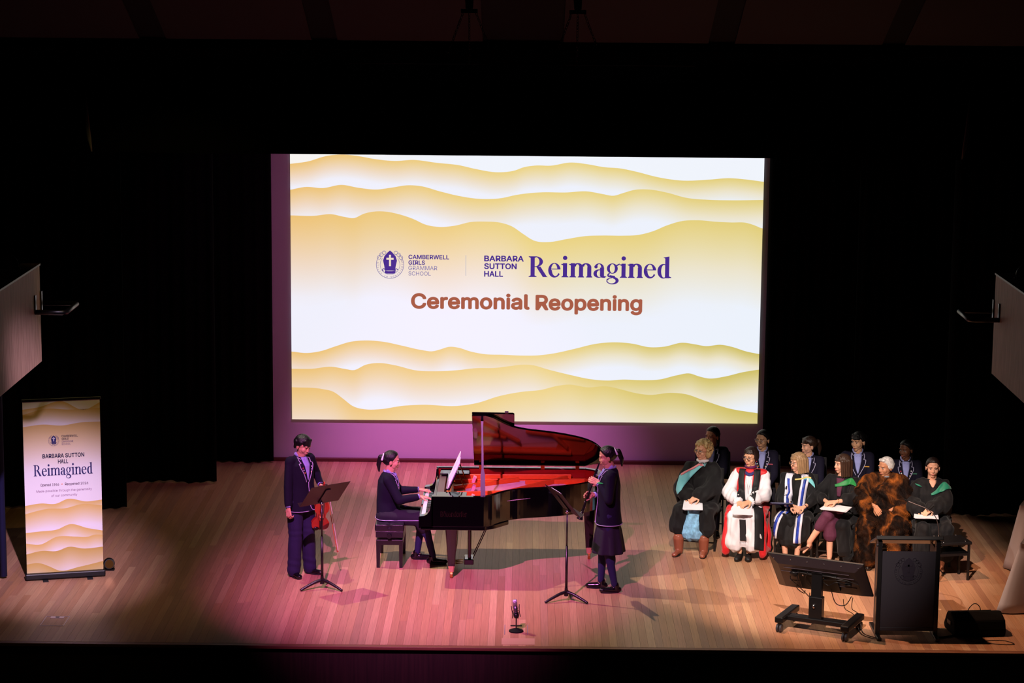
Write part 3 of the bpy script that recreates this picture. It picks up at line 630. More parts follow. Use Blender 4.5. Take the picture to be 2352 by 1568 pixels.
# lid (opened 34 degrees from level) with folded front flap
th = R(33.6); LM = Matrix(((1, 0, 0, 0), (0, -math.cos(th), -math.sin(th), FAR), (0, math.sin(th), -math.cos(th), 1.012), (0, 0, 0, 1)))
lid_out = [(-0.57, 0.0), (-0.57, 1.52)]+[(x+0.01, FAR-y+0.02) for x, y in out[2:-3]]+[(0.70, 0.0)]
Raw().prism(lid_out, 0.022, LM @ Matrix.Translation((0, 0, -0.022))).obj('lid', M_gloss, pia, bevel=0.004)
Raw().prism([(-0.57, 0.02), (-0.105, 0.02), (-0.105, 1.49), (-0.12, 1.51), (-0.57, 1.52)], 0.02, LM @ Matrix.Translation((0, 0, -0.047))).obj('lid_flap', M_gloss, pia, bevel=0.004)
Raw().prism([(-0.21, 1.515), (-0.17, 1.515), (-0.17, 1.55), (-0.21, 1.55)], 0.02, LM @ Matrix.Translation((0, 0, -0.047))).obj('lid_bumper', M_blackplastic, pia)
for xx in (-0.49, 0.22, 0.62):
    Raw().bbox((xx-0.022, FAR-0.062, 0.975), (xx+0.022, FAR-0.052, 1.035)).obj('hinge', M_brass, pia, bevel=0.002)
pt = LM @ Vector((-0.46, 1.38, 0.004)); pb = Vector((-0.44, 2.265, 0.97)); d = pt-pb
r = Raw(); Mp = d.to_track_quat('Z', 'Y').to_matrix()
for a, b, w0, w1 in ((0, 0.30, 0.052, 0.050), (0.30, 0.38, 0.050, 0.024), (0.38, 0.90, 0.024, 0.019), (0.90, 1.0, 0.019, 0.03)):
    L = d.length; V = []
    for s_, w_ in ((a, w0), (b, w1)):
        for x, y in ((-1, -1), (1, -1), (1, 1), (-1, 1)): V.append(pb+d*s_+Vector((x*w_/2, 0, 0))+Mp @ Vector((0, 0, 0))+Vector((0, y*0.007, 0)))
    r.add(V, [(3, 2, 1, 0), (4, 5, 6, 7), (0, 1, 5, 4), (1, 2, 6, 5), (2, 3, 7, 6), (3, 0, 4, 7)])
r.obj('lid_prop', mat('prop_satin_black', (44, 40, 50), 0.3, spec=0.6), pia)
# music desk and the sheets on it
Md = Matrix.Translation((-0.83, 0, 0.985)) @ Matrix.Rotation(R(24), 4, 'Y')
Raw().bbox((0, 2.55, 0), (0.014, 3.35, 0.22)).xf(Md).obj('music_desk', M_gloss, pia, bevel=0.003)
Raw().bbox((-0.03, 2.55, -0.002), (0.0, 3.35, 0.012)).xf(Md).obj('desk_ledge', M_gloss, pia)
for y in (2.72, 3.18): Raw().tube([(-0.73, y, 1.17), (-0.66, y, 0.985)], 0.007, 6).obj('desk_stay', M_brass, pia)
sh = thing('sheet_music', 'open white sheet music standing on the piano music desk', 'sheet music', (0, 0, 0))
for y0, y1, e in ((2.62, 2.92, 0.0), (2.925, 3.22, 0.006)):
    Raw().bbox((-0.012-e, y0, 0.012), (-0.004-e, y1, 0.32)).xf(Md).obj('page', mat('page_white', (238, 226, 236), 0.8), sh)
# legs, lyre, lettering
for x, y in ((-0.79, 2.54), (-0.79, 3.42), (0.76, 3.40)):
    lg = Raw().loft([((x, y, 0.135), 0.040, 0.040), ((x, y, 0.20), 0.043, 0.043), ((x, y, 0.545), 0.068, 0.068), ((x, y, 0.585), 0.071, 0.071)], seg=16, power=8).obj('leg', M_gloss, pia)
    Raw().loft([((x, y, 0.585), 0.09, 0.09), ((x, y, 0.60), 0.14, 0.13), ((x, y, 0.622 if x < 0 else 0.668), 0.19, 0.15)], seg=20, power=5).obj('leg_block', M_gloss, lg)
    Raw().loft([((x, y, 0.065), 0.027, 0.027), ((x, y, 0.10), 0.032, 0.032), ((x, y, 0.137), 0.041, 0.041)], seg=14, power=5).obj('ferrule', mat('pale_brass', (238, 205, 170), 0.3, metal=0.9), lg)
    Raw().cyl((x-0.016, y-0.02, 0.034), (x+0.016, y-0.02, 0.034), 0.034, seg=20).obj('caster_wheel', M_brass, lg, bevel=0.004)
ly = Raw().bbox((-0.66, 2.83, 0.56), (-0.54, 3.07, 0.66)).obj('lyre', M_gloss, pia, bevel=0.008)
for y in (2.88, 3.02): Raw().cyl((-0.60, y, 0.14), (-0.60, y, 0.58), 0.02).obj('lyre_post', M_gloss, ly)
for y in (2.92, 2.95, 2.98): Raw().cyl((-0.60, y, 0.12), (-0.60, y, 0.6), 0.004, seg=6).obj('pedal_rod', M_brass, ly)
Raw().bbox((-0.66, 2.84, 0.06), (-0.55, 3.06, 0.125)).obj('lyre_box', M_gloss, ly, bevel=0.01)
for y in (2.88, 2.95, 3.02): Raw().cap((-0.68, y, 0.075), (-0.79, y, 0.06), 0.014, 0.02, flat=((0, 0, 1), 0.35)).obj('pedal', M_brass, ly, smooth=True)
for y in (2.86, 3.04): Raw().tube([(-0.56, y, 0.13), (-0.32, y, 0.67)], 0.0055, 6).obj('brace_rod', M_blackmetal, ly)
Mn = Matrix(((1, 0, 0, 0), (0, 0, -1, 2.1985), (0, 1, 0, 0), (0, 0, 0, 1)))
r = Raw(); put_text(r, Mn, 'B\u00f6sendorfer', -0.90, -0.615, 0.775, 0.835, 0.012, capref='B'); r.obj('maker_lettering', mat('gold_inlay', (116, 80, 64), 0.7), pia)
# ------------------------------------------------------------------ piano bench
be = thing('piano_bench', 'black adjustable piano bench with tufted leather cushion', 'bench', (-1.50, 3.24, 0))
M_leather = mat('black_leather', (26, 22, 30), 0.3, spec=0.5, bump=0.15, bscale=120)
def cushion_disp(V, N):
    d = np.zeros(len(V), 'f')
    for ty in (-0.19, 0.0, 0.19):
        for tx in (-0.07, 0.07): d -= 0.018*np.exp(-((V[:, 0]-tx)**2+(V[:, 1]-ty)**2)/0.0011)*(V[:, 2] > 0.47)
    d -= 0.008*np.exp(-(V[:, 0])**2/0.0003)*(V[:, 2] > 0.47)
    return d
rw = Raw().box((0, 0, 0.465), (0.33, 0.72, 0.085)); v_, f_ = remesh(rw, 0.012, 3, cushion_disp); mesh_obj('cushion', v_, f_, M_leather, be, smooth=True)
Raw().box((0, 0, 0.39), (0.31, 0.70, 0.075)).obj('seat_box', M_leather, be, bevel=0.006)
Raw().box((0, 0, 0.295), (0.30, 0.68, 0.06)).obj('apron', M_blackmetal, be, bevel=0.004)
Raw().box((0, 0, 0.34), (0.20, 0.5, 0.04)).obj('lift_frame', M_chrome, be)
for sy in (-1, 1): Raw().cyl((0, sy*0.345, 0.375), (0, sy*0.385, 0.375), 0.026, seg=16).obj('knob', M_blackplastic, be)
for sx in (-1, 1):
    for sy in (-1, 1):
        Raw().box((sx*0.128, sy*0.318, 0.15), (0.036, 0.036, 0.30), taper=1.25).obj('leg', M_blackmetal, be)
# ------------------------------------------------------------------ music stands
M_desk = mat('desk_black_sheen', (34, 22, 26), 0.42, spec=0.5)
def stand(loc, label, n_ang, tilt, joint_z, sheet=False):
    t = thing('music_stand', label, 'music stand', loc)
    for k, a in enumerate((205, 335, 80)):
        d = Vector((math.cos(R(a)), math.sin(R(a)), 0))
        pts = smooth_path([d*0.012+Vector((0, 0, 0.10)), d*0.08+Vector((0, 0, 0.085)), d*0.18+Vector((0, 0, 0.045)), d*0.25+Vector((0, 0, 0.012))], 5)
        Raw().tube(pts, [0.020-0.006*i/(len(pts)-1) for i in range(len(pts))], 8).obj('leg', M_blackmetal, t, smooth=True)
    Raw().cyl((0, 0, 0.06), (0, 0, 0.15), 0.024, 0.016).obj('hub', M_blackmetal, t)
    Raw().cyl((0, 0, 0.10), (0, 0, joint_z*0.62), 0.0145).obj('lower_tube', M_blackmetal, t, smooth=True)
    Raw().cyl((0, 0, joint_z*0.6), (0, 0, joint_z), 0.009).obj('upper_tube', M_blackmetal, t, smooth=True)
    nx, ny = math.cos(R(n_ang)), math.sin(R(n_ang)); n = Vector((nx, ny, 0)); e = Vector((-ny, nx, 0))
    up = (Vector((0, 0, 1))*math.cos(R(tilt))-n*math.sin(R(tilt))).normalized(); nn = e.cross(up)
    if nn.dot(n) < 0: nn = -nn
    c = Vector((0, 0, joint_z))+nn*0.03
    Rm = Matrix((e, up, e.cross(up))).transposed().to_4x4()
    D = Matrix.Translation(c) @ Rm; s_ = 1 if e.cross(up).dot(nn) > 0 else -1
    Raw().bbox((-0.255, -0.04, 0), (0.255, 0.30, 0.003)).xf(D).obj('desk', M_desk, t)
    Raw().bbox((-0.255, -0.043, 0), (0.255, -0.04, s_*0.055)).xf(D).obj('desk_lip', M_desk, t)
    Raw().bbox((-0.03, -0.01, -s_*0.012), (0.03, 0.22, -s_*0.001)).xf(D).obj('desk_rib', M_blackmetal, t)
    Raw().ell((0, 0, joint_z), (0.022, 0.022, 0.022)).obj('joint_knob', M_chrome, t, smooth=True)
    return D, s_
stand((-2.18, 2.01, 0), 'black music stand in front of the violin player', 130, 42, 0.955)
D2, s2 = stand((0.47, 1.63, 0), 'black music stand in front of the clarinet player', 20.6, 38, 0.985)
sm = thing('sheet_music', 'curled white page lying on the clarinet player\'s music stand', 'sheet music', (0.47, 1.63, 0))
Raw().bbox((-0.2, -0.036, s2*0.005), (0.06, 0.305, s2*0.008)).xf(D2).obj('page', M_paper, sm)
# ------------------------------------------------------------------ condenser microphone near the stage edge
mi = thing('studio_microphone', 'small silver studio microphone in a shock mount on a round black desk base', 'microphone', (-0.06, 0.50, 0))
Raw().loft([((0, 0, 0), 0.074, 0.074), ((0, 0, 0.012), 0.074, 0.074), ((0, 0, 0.022), 0.05, 0.05), ((0, 0, 0.034), 0.014, 0.014)], seg=28).obj('base', M_blackmatte, mi, smooth=False)
Raw().cyl((0, 0, 0.03), (0, 0, 0.17), 0.0065).obj('stem', M_blackmetal, mi)
tl = Matrix.Translation((0, 0, 0.165)) @ Matrix.Rotation(R(-6), 4, 'Y')
Raw().loft([((0, 0, 0.03), 0.021, 0.021), ((0, 0, 0.105), 0.023, 0.023)], seg=18).xf(tl).obj('body', mat('mic_grey', (112, 100, 116), 0.35, metal=0.7), mi, smooth=True)
Raw().loft([((0, 0, 0.105), 0.024, 0.018), ((0, 0, 0.15), 0.0245, 0.018), ((0, 0, 0.172), 0.021, 0.014)], seg=18, power=3).xf(tl).obj('grille', mat('mic_grille', (205, 190, 212), 0.3, metal=0.8, bump=0.4, bscale=400), mi, smooth=True)
Raw().loft([((0, 0, -0.02), 0.022, 0.022), ((0, 0, 0.0), 0.030, 0.030), ((0, 0, 0.03), 0.028, 0.028)], seg=16).xf(tl).obj('cup', M_blackplastic, mi, smooth=True)
for a in (20, 110, 200, 290):
    c, s_ = math.cos(R(a)), math.sin(R(a)); Raw().tube([Vector((c*0.043, s_*0.043, -0.018)), Vector((c*0.037, s_*0.037, 0.045)), Vector((c*0.045, s_*0.045, 0.115))], 0.004, 6).xf(tl).obj('mount_arm', M_blackmetal, mi)
Raw().tube([Vector((0.040*math.cos(t*PI/10), 0.040*math.sin(t*PI/10), 0.045)) for t in range(20)], 0.003, 5, closed=True).xf(tl).obj('mount_ring', M_blackmetal, mi)
r = Raw()
for a in range(0, 360, 45): r.tube([(0.044*math.cos(R(a)), 0.044*math.sin(R(a)), 0.11), (0.025*math.cos(R(a+22)), 0.025*math.sin(R(a+22)), 0.075)], 0.0009, 4)
r.xf(tl).obj('elastic_cord', M_blackmatte, mi)
# ------------------------------------------------------------------ floor boxes and plate
M_steel = mat('floor_box_frame', (170, 160, 176), 0.35, metal=0.6)
def floor_box(x, y, w_, d_, label, tab=True):
    t = thing('floor_box', label, 'floor box', (x, y, 0.0))
    k = 0.006
    Raw().bbox((-w_/2, -d_/2, 0), (-w_/2+k, d_/2, 0.003)).obj('frame_edge', M_steel, t); Raw().bbox((w_/2-k, -d_/2, 0), (w_/2, d_/2, 0.003)).obj('frame_edge', M_steel, t)
    if tab:
        Raw().bbox((-w_/2, -d_/2-k, 0), (w_/2, -d_/2, 0.003)).obj('frame_edge', M_steel, t); Raw().bbox((-w_/2, d_/2, 0), (w_/2, d_/2+k, 0.003)).obj('frame_edge', M_steel, t)
        Raw().bbox((-0.07, d_/2-0.06, 0.0), (0.07, d_/2-0.004, 0.003)).obj('lift_tab', M_steel, t)
        Raw().bbox((-0.02, d_/2-0.035, 0.003), (0.02, d_/2-0.015, 0.0045)).obj('tab_hole', M_blackmatte, t)
    else:
        Raw().bbox((-0.06, d_/2-0.05, 0.0), (0.06, d_/2-0.01, 0.003)).obj('cable_slot', M_blackmatte, t)
floor_box(-4.83, 0.70, 0.245, 0.32, 'metal-framed floor box lid in the boards in front of the banner')
floor_box(-0.06, 0.56, 0.24, 0.34, 'floor box lid in the boards under the small microphone', False)
tag(Raw().bbox((-0.205, 0.04, 0.0), (0.13, 0.26, 0.0025)).obj('cover_plate', mat('pale_wood_plate', (196, 146, 122), 0.6)), 'pale wooden cover plate in the floor between the microphone and the stage edge', 'plate')
up = thing('floor_uplight', 'small round dark lamp on the floor behind the banner foot', 'lamp', (-4.63, 2.72, 0))
Raw().cyl((0, 0, 0.07), (0.02, -0.10, 0.09), 0.065, 0.055, seg=18).obj('can', M_blackplastic, up)
Raw().cyl((0.021, -0.101, 0.09), (0.022, -0.106, 0.091), 0.048, seg=18).obj('lens', mat('lamp_lens', (120, 84, 40), 0.1, metal=0.6), up)
Raw().box((0, -0.03, 0.008), (0.13, 0.06, 0.014)).obj('foot', M_blackmetal, up)
# ------------------------------------------------------------------ monitor on wheeled stand
tv = thing('monitor_trolley', 'flat screen seen from behind on a low black wheeled stand', 'monitor', (3.06, 0.64, 0), -25.5)
PW, PH = 1.02, 0.58
Tm = Matrix.Translation((-0.02, 0.05, 0.575)) @ Matrix.Rotation(R(42), 4, 'X')
# panel local: x right, z up, back faces -y
pn = Raw().bbox((-PW/2, 0, -PH/2), (PW/2, 0.022, PH/2)).xf(Tm).obj('screen_panel', M_blackplastic, tv, bevel=0.006)
Raw().bbox((-PW/2+0.012, 0.022, -PH/2+0.012), (PW/2-0.012, 0.024, PH/2-0.012)).xf(Tm).obj('screen_glass', M_gloss, pn)
bk = Raw(); V = [(-PW/2+.004, 0, -PH/2+.004), (PW/2-.004, 0, -PH/2+.004), (PW/2-.004, 0, PH/2-.004), (-PW/2+.004, 0, PH/2-.004), (-PW/2+.10, -0.045, -PH/2+.06), (PW/2-.10, -0.045, -PH/2+.06), (PW/2-.10, -0.045, PH/2-.10), (-PW/2+.10, -0.045, PH/2-.10)]
bk.add(V, [(0, 1, 5, 4), (1, 2, 6, 5), (2, 3, 7, 6), (3, 0, 4, 7), (4, 5, 6, 7), (3, 2, 1, 0)]); bk.xf(Tm).obj('back_cover', mat('monitor_back', (44, 36, 42), 0.38), tv, bevel=0.004)
for z0, a, b in ((0.13, -0.36, 0.34), (0.06, -0.40, 0.38), (-0.10, -0.34, -0.12), (-0.10, 0.14, 0.38)): Raw().bbox((a, -0.05, z0), (b, -0.046, z0+0.008)).xf(Tm).obj('vent_ridge', mat('ridge_grey', (70, 58, 66), 0.4), tv)
for xx in (-0.45, -0.27, -0.09, 0.09, 0.27, 0.45): Raw().ell((xx, -0.022, PH/2-0.045), (0.006, 0.004, 0.006), seg=8, rg=5).xf(Tm).obj('screw', M_chrome, tv)
Raw().bbox((-0.22, -0.066, -0.17), (0.20, -0.046, 0.09)).xf(Tm).obj('mount_plate', M_blackmetal, tv, bevel=0.004)
for xx in (-0.16, 0.06): Raw().ell((xx, -0.068, 0.06), (0.011, 0.006, 0.014), seg=10, rg=6).xf(Tm).obj('bolt', M_chrome, tv, smooth=True)
for xx, zz in ((0.12, -0.10), (0.30, -0.04), (-0.12, -0.13)): Raw().box((xx, -0.055, zz), (0.06, 0.02, 0.03)).xf(Tm).obj('connector', M_blackplastic, tv)
for P in ([(-0.28, -0.05, 0.07), (-0.30, -0.09, 0.0), (-0.24, -0.09, -0.12), (-0.2, -0.06, -0.30), (-0.17, -0.07, -0.33), (-0.15, -0.07, -0.26)], [(-0.25, -0.05, 0.08), (-0.22, -0.09, 0.02), (-0.26, -0.1, -0.14), (-0.22, -0.07, -0.28), (-0.20, -0.06, -0.24)],
          [(-0.20, -0.06, 0.10), (-0.02, -0.07, 0.09), (0.12, -0.07, 0.10), (0.3, -0.06, 0.05), (0.42, -0.05, -0.02)], [(-0.18, -0.06, 0.07), (0.05, -0.07, 0.03), (0.22, -0.08, 0.07), (0.34, -0.05, 0.0)],
          [(0.10, -0.06, -0.12), (0.12, -0.10, -0.34), (0.22, -0.10, -0.36), (0.30, -0.06, -0.24)], [(-0.1, -0.06, 0.12), (-0.14, -0.09, 0.0), (-0.10, -0.07, -0.15)], [(0.02, -0.07, 0.05), (0.10, -0.1, -0.02), (0.2, -0.09, 0.04), (0.30, -0.06, -0.04)]):
    Raw().tube([Tm @ p for p in smooth_path(P, 6)], 0.005, 5).obj('cable', M_blackplastic, tv, smooth=True)
Raw().ell((-0.26, -0.07, 0.06), (0.045, 0.02, 0.045)).xf(Tm).obj('power_brick', M_blackplastic, tv, smooth=True)
Raw().bbox((-0.075, -0.08, 0.12), (0.035, -0.02, 0.62)).obj('upper_column', M_blackmetal, tv, bevel=0.004)
Raw().bbox((-0.09, -0.10, 0.13), (0.05, -0.01, 0.375)).obj('lower_column', M_blackmetal, tv, bevel=0.006)
Raw().ell((-0.03, -0.108, 0.28), (0.016, 0.02, 0.024)).obj('clamp_knob', M_chrome, tv, smooth=True)
Raw().bbox((-0.075, -0.085, 0.615), (0.035, -0.015, 0.63)).obj('column_cap', M_chrome, tv)
Raw().bbox((-0.33, -0.12, 0.10), (0.33, 0.0, 0.15)).obj('cross_bar', M_blackmetal, tv, bevel=0.008)
for sx in (-1, 1):
    ft = Raw().bbox((sx*0.35-0.045, -0.27, 0.10), (sx*0.35+0.045, 0.27, 0.165)).obj('foot_rail', M_blackmetal, tv, bevel=0.012)
    for yy in (-0.235, 0.235):
        wf = Raw()
        for e in (-0.017, 0.017): wf.cyl((sx*0.35+e-0.011, yy, 0.042), (sx*0.35+e+0.011, yy, 0.042), 0.042, seg=20)
        wf.obj('wheel', mat('wheel_grey', (60, 56, 64), 0.4), tv, bevel=0.003)
        Raw().cyl((sx*0.35, yy, 0.04), (sx*0.35, yy, 0.10), 0.02).obj('caster_fork', M_blackmetal, tv)
for P in ([(0.24, 0.02, 0.36), (0.25, 0.06, 0.25), (0.33, 0.13, 0.17), (0.42, 0.06, 0.02), (0.55, -0.02, 0.006), (0.66, -0.02, 0.006)], [(0.33, 0.05, 0.38), (0.31, 0.10, 0.25), (0.36, 0.18, 0.17), (0.43, 0.10, 0.02), (0.56, 0.02, 0.006), (0.67, 0.0, 0.006)]):
    Raw().tube(smooth_path(P, 6), 0.004, 5).obj('cable', M_blackplastic, tv, smooth=True)
# ------------------------------------------------------------------ lectern
le = thing('lectern', 'black lectern with a round embossed school crest on its front', 'lectern', (3.92, 0.45, 0))
M_lec = mat('lectern_black', (30, 26, 34), 0.5, bump=0.05, bscale=300)
Raw().bbox((-0.275, 0.0, 0.065), (0.275, 0.02, 0.895)).obj('front_panel', M_lec, le)
Raw().bbox((-0.275, -0.006, 0.065), (0.275, 0.024, 0.10)).obj('bottom_rail', M_lec, le, bevel=0.003)
for sx in (-1, 1):
    Raw().bbox((sx*0.295-0.022, -0.02, 0.03), (sx*0.295+0.022, 0.07, 1.01)).obj('post', M_blackmetal, le, bevel=0.005)
    Raw().bbox((sx*0.295-0.022, -0.17, 0.0), (sx*0.295+0.022, 0.42, 0.032)).obj('foot', M_blackmetal, le, bevel=0.006)
    Raw().bbox((sx*0.28-0.006, 0.06, 0.05), (sx*0.28+0.006, 0.34, 0.92)).obj('side_panel', M_lec, le)
    Raw().cyl((sx*0.30-0.03, 0.0, 0.96), (sx*0.30+0.03, 0.0, 0.96), 0.014).obj('tilt_knob', M_blackmetal, le)
    Raw().ell((sx*0.29, -0.02, 1.062), (0.008, 0.008, 0.010), seg=8, rg=5).obj('screw', M_chrome, le, smooth=True)
tt = Matrix.Translation((0, -0.03, 1.045)) @ Matrix.Rotation(R(-20), 4, 'X')
Raw().bbox((-0.34, 0.0, -0.012), (0.34, 0.46, 0.012)).xf(tt).obj('reading_top', M_blackmetal, le, bevel=0.006)
Raw().bbox((-0.34, -0.02, -0.022), (0.34, 0.012, 0.022)).xf(tt).obj('top_front_edge', M_blackmetal, le, bevel=0.008)
Raw().bbox((-0.26, 0.05, 0.62), (0.26, 0.34, 0.64)).obj('inner_shelf', M_lec, le)
gn = smooth_path([(0.295, 0.0, 1.05), (0.29, 0.01, 1.15), (0.255, 0.03, 1.26), (0.17, 0.06, 1.33), (0.06, 0.09, 1.37), (-0.01, 0.11, 1.395)], 6)
Raw().tube(gn, 0.0045, 6).obj('gooseneck', mat('gooseneck_steel', (140, 120, 116), 0.3, metal=0.8), le, smooth=True)
Raw().cap((-0.01, 0.11, 1.395), (-0.045, 0.12, 1.41), 0.007, 0.007).obj('mic_capsule', M_blackmatte, le, smooth=True)
Raw().cyl((0.295, 0.0, 1.04), (0.295, 0.0, 1.065), 0.014).obj('mic_socket', M_chrome, le)
Ml = Matrix(((1, 0, 0, 0.0), (0, 0, -1, -0.0035), (0, 1, 0, 0), (0, 0, 0, 1)))
M_emb = mat('emblem_gloss_black', (34, 30, 38), 0.12, spec=0.8, coat=1)
r = Raw(); rl = Raw(); crest_parts(r, rl, Ml, 0, 0, 0.142)
def thicken(raw, dy=0.006):
    """raise a flat emblem off the panel: front copy plus side walls"""
    from collections import Counter
    n = len(raw.V); V = raw.V+[v+Vector((0, dy, 0)) for v in raw.V]; E_ = Counter()
    for f in raw.F:
        for i in range(len(f)): E_[tuple(sorted((f[i], f[(i+1) % len(f)])))] += 1
    F = list(raw.F)+[tuple(reversed([i+n for i in f])) for f in raw.F]
    for f in raw.F:
        for i in range(len(f)):
            a, b = f[i], f[(i+1) % len(f)]
            if E_[tuple(sorted((a, b)))] == 1: F.append((b, a, a+n, b+n))
    q = Raw(); q.V = V; q.F = F; return q
tz = Matrix.Translation((0, 0, 0.69))
thicken(rl).xf(tz).obj('crest_ring', M_emb, le); thicken(r).xf(tz).obj('crest_mitre', M_emb, le)
r = Raw(); crest_cross(r, Matrix.Translation((0, -0.004, 0)) @ Ml, 0, 0, 0.142); thicken(r).xf(tz).obj('crest_cross', M_emb, le)
# ------------------------------------------------------------------ floor monitor wedge
we = thing('floor_monitor', 'black wedge-shaped floor loudspeaker beside the lectern', 'loudspeaker', (4.66, 0.66, 0), 7)
prof = [(-0.19, 0.0), (0.17, 0.0), (0.20, 0.05), (0.11, 0.19), (-0.02, 0.225), (-0.17, 0.17), (-0.205, 0.06)]
Wm = Matrix(((0, 0, 1, -0.27), (1, 0, 0, 0), (0, 1, 0, 0), (0, 0, 0, 1)))
Raw().prism(prof, 0.54, Wm).obj('cabinet', mat('wedge_paint', (8, 7, 8), 0.85, spec=0.15), we, bevel=0.02)
Raw().box((-0.271, 0, 0.11), (0.012, 0.12, 0.04)).obj('side_handle', M_blackplastic, we, bevel=0.004)
g = [Wm @ Vector((x, y, 0)) for x, y in ((0.118, 0.18), (0.195, 0.06))]
Raw().box(((0, (g[0].y+g[1].y)/2+0.004, (g[0].z+g[1].z)/2)), (0.46, 0.008, 0.12), rot=(-30, 0, 0)).obj('grille', mat('wedge_grille', (14, 13, 14), 0.6), we)
tag(Raw().tube(smooth_path([(4.62, 0.97, 0.02), (4.64, 0.95, 0.14), (4.70, 0.93, 0.22), (4.76, 0.92, 0.18), (4.78, 0.93, 0.03), (4.85, 1.0, 0.006)], 6), 0.005, 5).obj('speaker_cable', M_blackplastic, smooth=True), 'thin black cable looping up behind the wedge loudspeaker', 'cable')
tag(Raw().tube(smooth_path([(4.52, 0.34, 0.006), (4.60, 0.27, 0.006), (4.75, 0.33, 0.006), (4.90, 0.33, 0.006), (4.98, 0.22, 0.006), (4.86, 0.20, 0.006), (4.66, 0.25, 0.006), (4.58, 0.22, 0.006)], 6), 0.004, 5).obj('speaker_cable', M_blackplastic, smooth=True), 'thin black cable coiled on the floor in front of the wedge loudspeaker', 'cable')
tag(Raw().tube(smooth_path([(4.22, 0.42, 0.006), (4.32, 0.44, 0.008), (4.42, 0.50, 0.006)], 6), 0.009, 6).obj('power_cable', M_blackplastic, smooth=True), 'thick black cable on the floor between the lectern and the wedge', 'cable')
# ------------------------------------------------------------------ tables under white cloths
def cloth_table(loc, rz, w_, d_, label, clabel, seed):
    t = thing('trestle_table', label, 'table', loc, rz)
    Raw().bbox((0.01, 0.01, 0.70), (w_-0.01, d_-0.01, 0.735)).obj('tabletop', mat('table_ply', (150, 130, 110), 0.6), t)
    for x in (0.12, w_-0.12):
        for y in (0.1, d_-0.1): Raw().cyl((x, y, 0), (x, y, 0.70), 0.014).obj('leg', M_blackmetal, t)
    rs = random.Random(seed); n = 200; P = []
    per = [(0, 0), (w_, 0), (w_, d_), (0, d_)]
    def at(s_):
        L = [w_, d_, w_, d_]; s_ %= sum(L)
        for k in range(4):
            if s_ <= L[k]:
                a = Vector((*per[k], 0)); b = Vector((*per[(k+1) % 4], 0)); p = a.lerp(b, s_/L[k]); nn = Vector(((b-a).y, -(b-a).x, 0)).normalized(); corner = min(s_, L[k]-s_); return p, nn, corner
            s_ -= L[k]
    V = []; F = []; tot = 2*(w_+d_); rows = 8; ph = rs.random()*6
    for i in range(n):
        p, nn, co = at(tot*i/n); cx_ = math.exp(-co/0.09)
        ctr = (p-Vector((w_/2, d_/2, 0))).normalized(); dirn = nn.lerp(ctr, cx_*0.8).normalized()
        for r_ in range(rows+1):
            t_ = r_/rows; z = 0.742-0.728*t_
            o_ = 0.012+t_*(0.05+0.055*math.sin(2*PI*tot*i/n/0.30+ph)+0.03*math.sin(2*PI*tot*i/n/0.17+2*ph)+0.13*cx_)
            V.append(p+dirn*o_+Vector((0, 0, z)))
    for i in range(n):
        for r_ in range(rows):
            a = i*(rows+1)+r_; b = ((i+1) % n)*(rows+1)+r_; F.append((a, a+1, b+1, b))
    F.append(tuple(i*(rows+1) for i in range(n)))
    F = [tuple(reversed(f)) for f in F[:-1]]+[F[-1]]
    M_ = Matrix.Translation(loc) @ Matrix.Rotation(R(rz), 4, 'Z')
    o = mesh_obj('tablecloth', [M_ @ v for v in V], F, mat('white_tablecloth', (186, 180, 192), 0.85), smooth=True)
    so = o.modifiers.new('thick', 'SOLIDIFY'); so.thickness = 0.004; so.offset = 1
    tag(o, clabel, 'tablecloth')
cloth_table((5.27, 1.42, 0), -22, 1.5, 0.74, 'trestle table under a white cloth at the right edge, nearer the stage edge', 'white tablecloth at the right edge, on the table nearer the stage edge', 1)
cloth_table((5.62, 3.12, 0), -22, 1.15, 0.74, 'trestle table under a white cloth at the right edge, farther upstage', 'white tablecloth at the right edge, on the table farther upstage', 2)
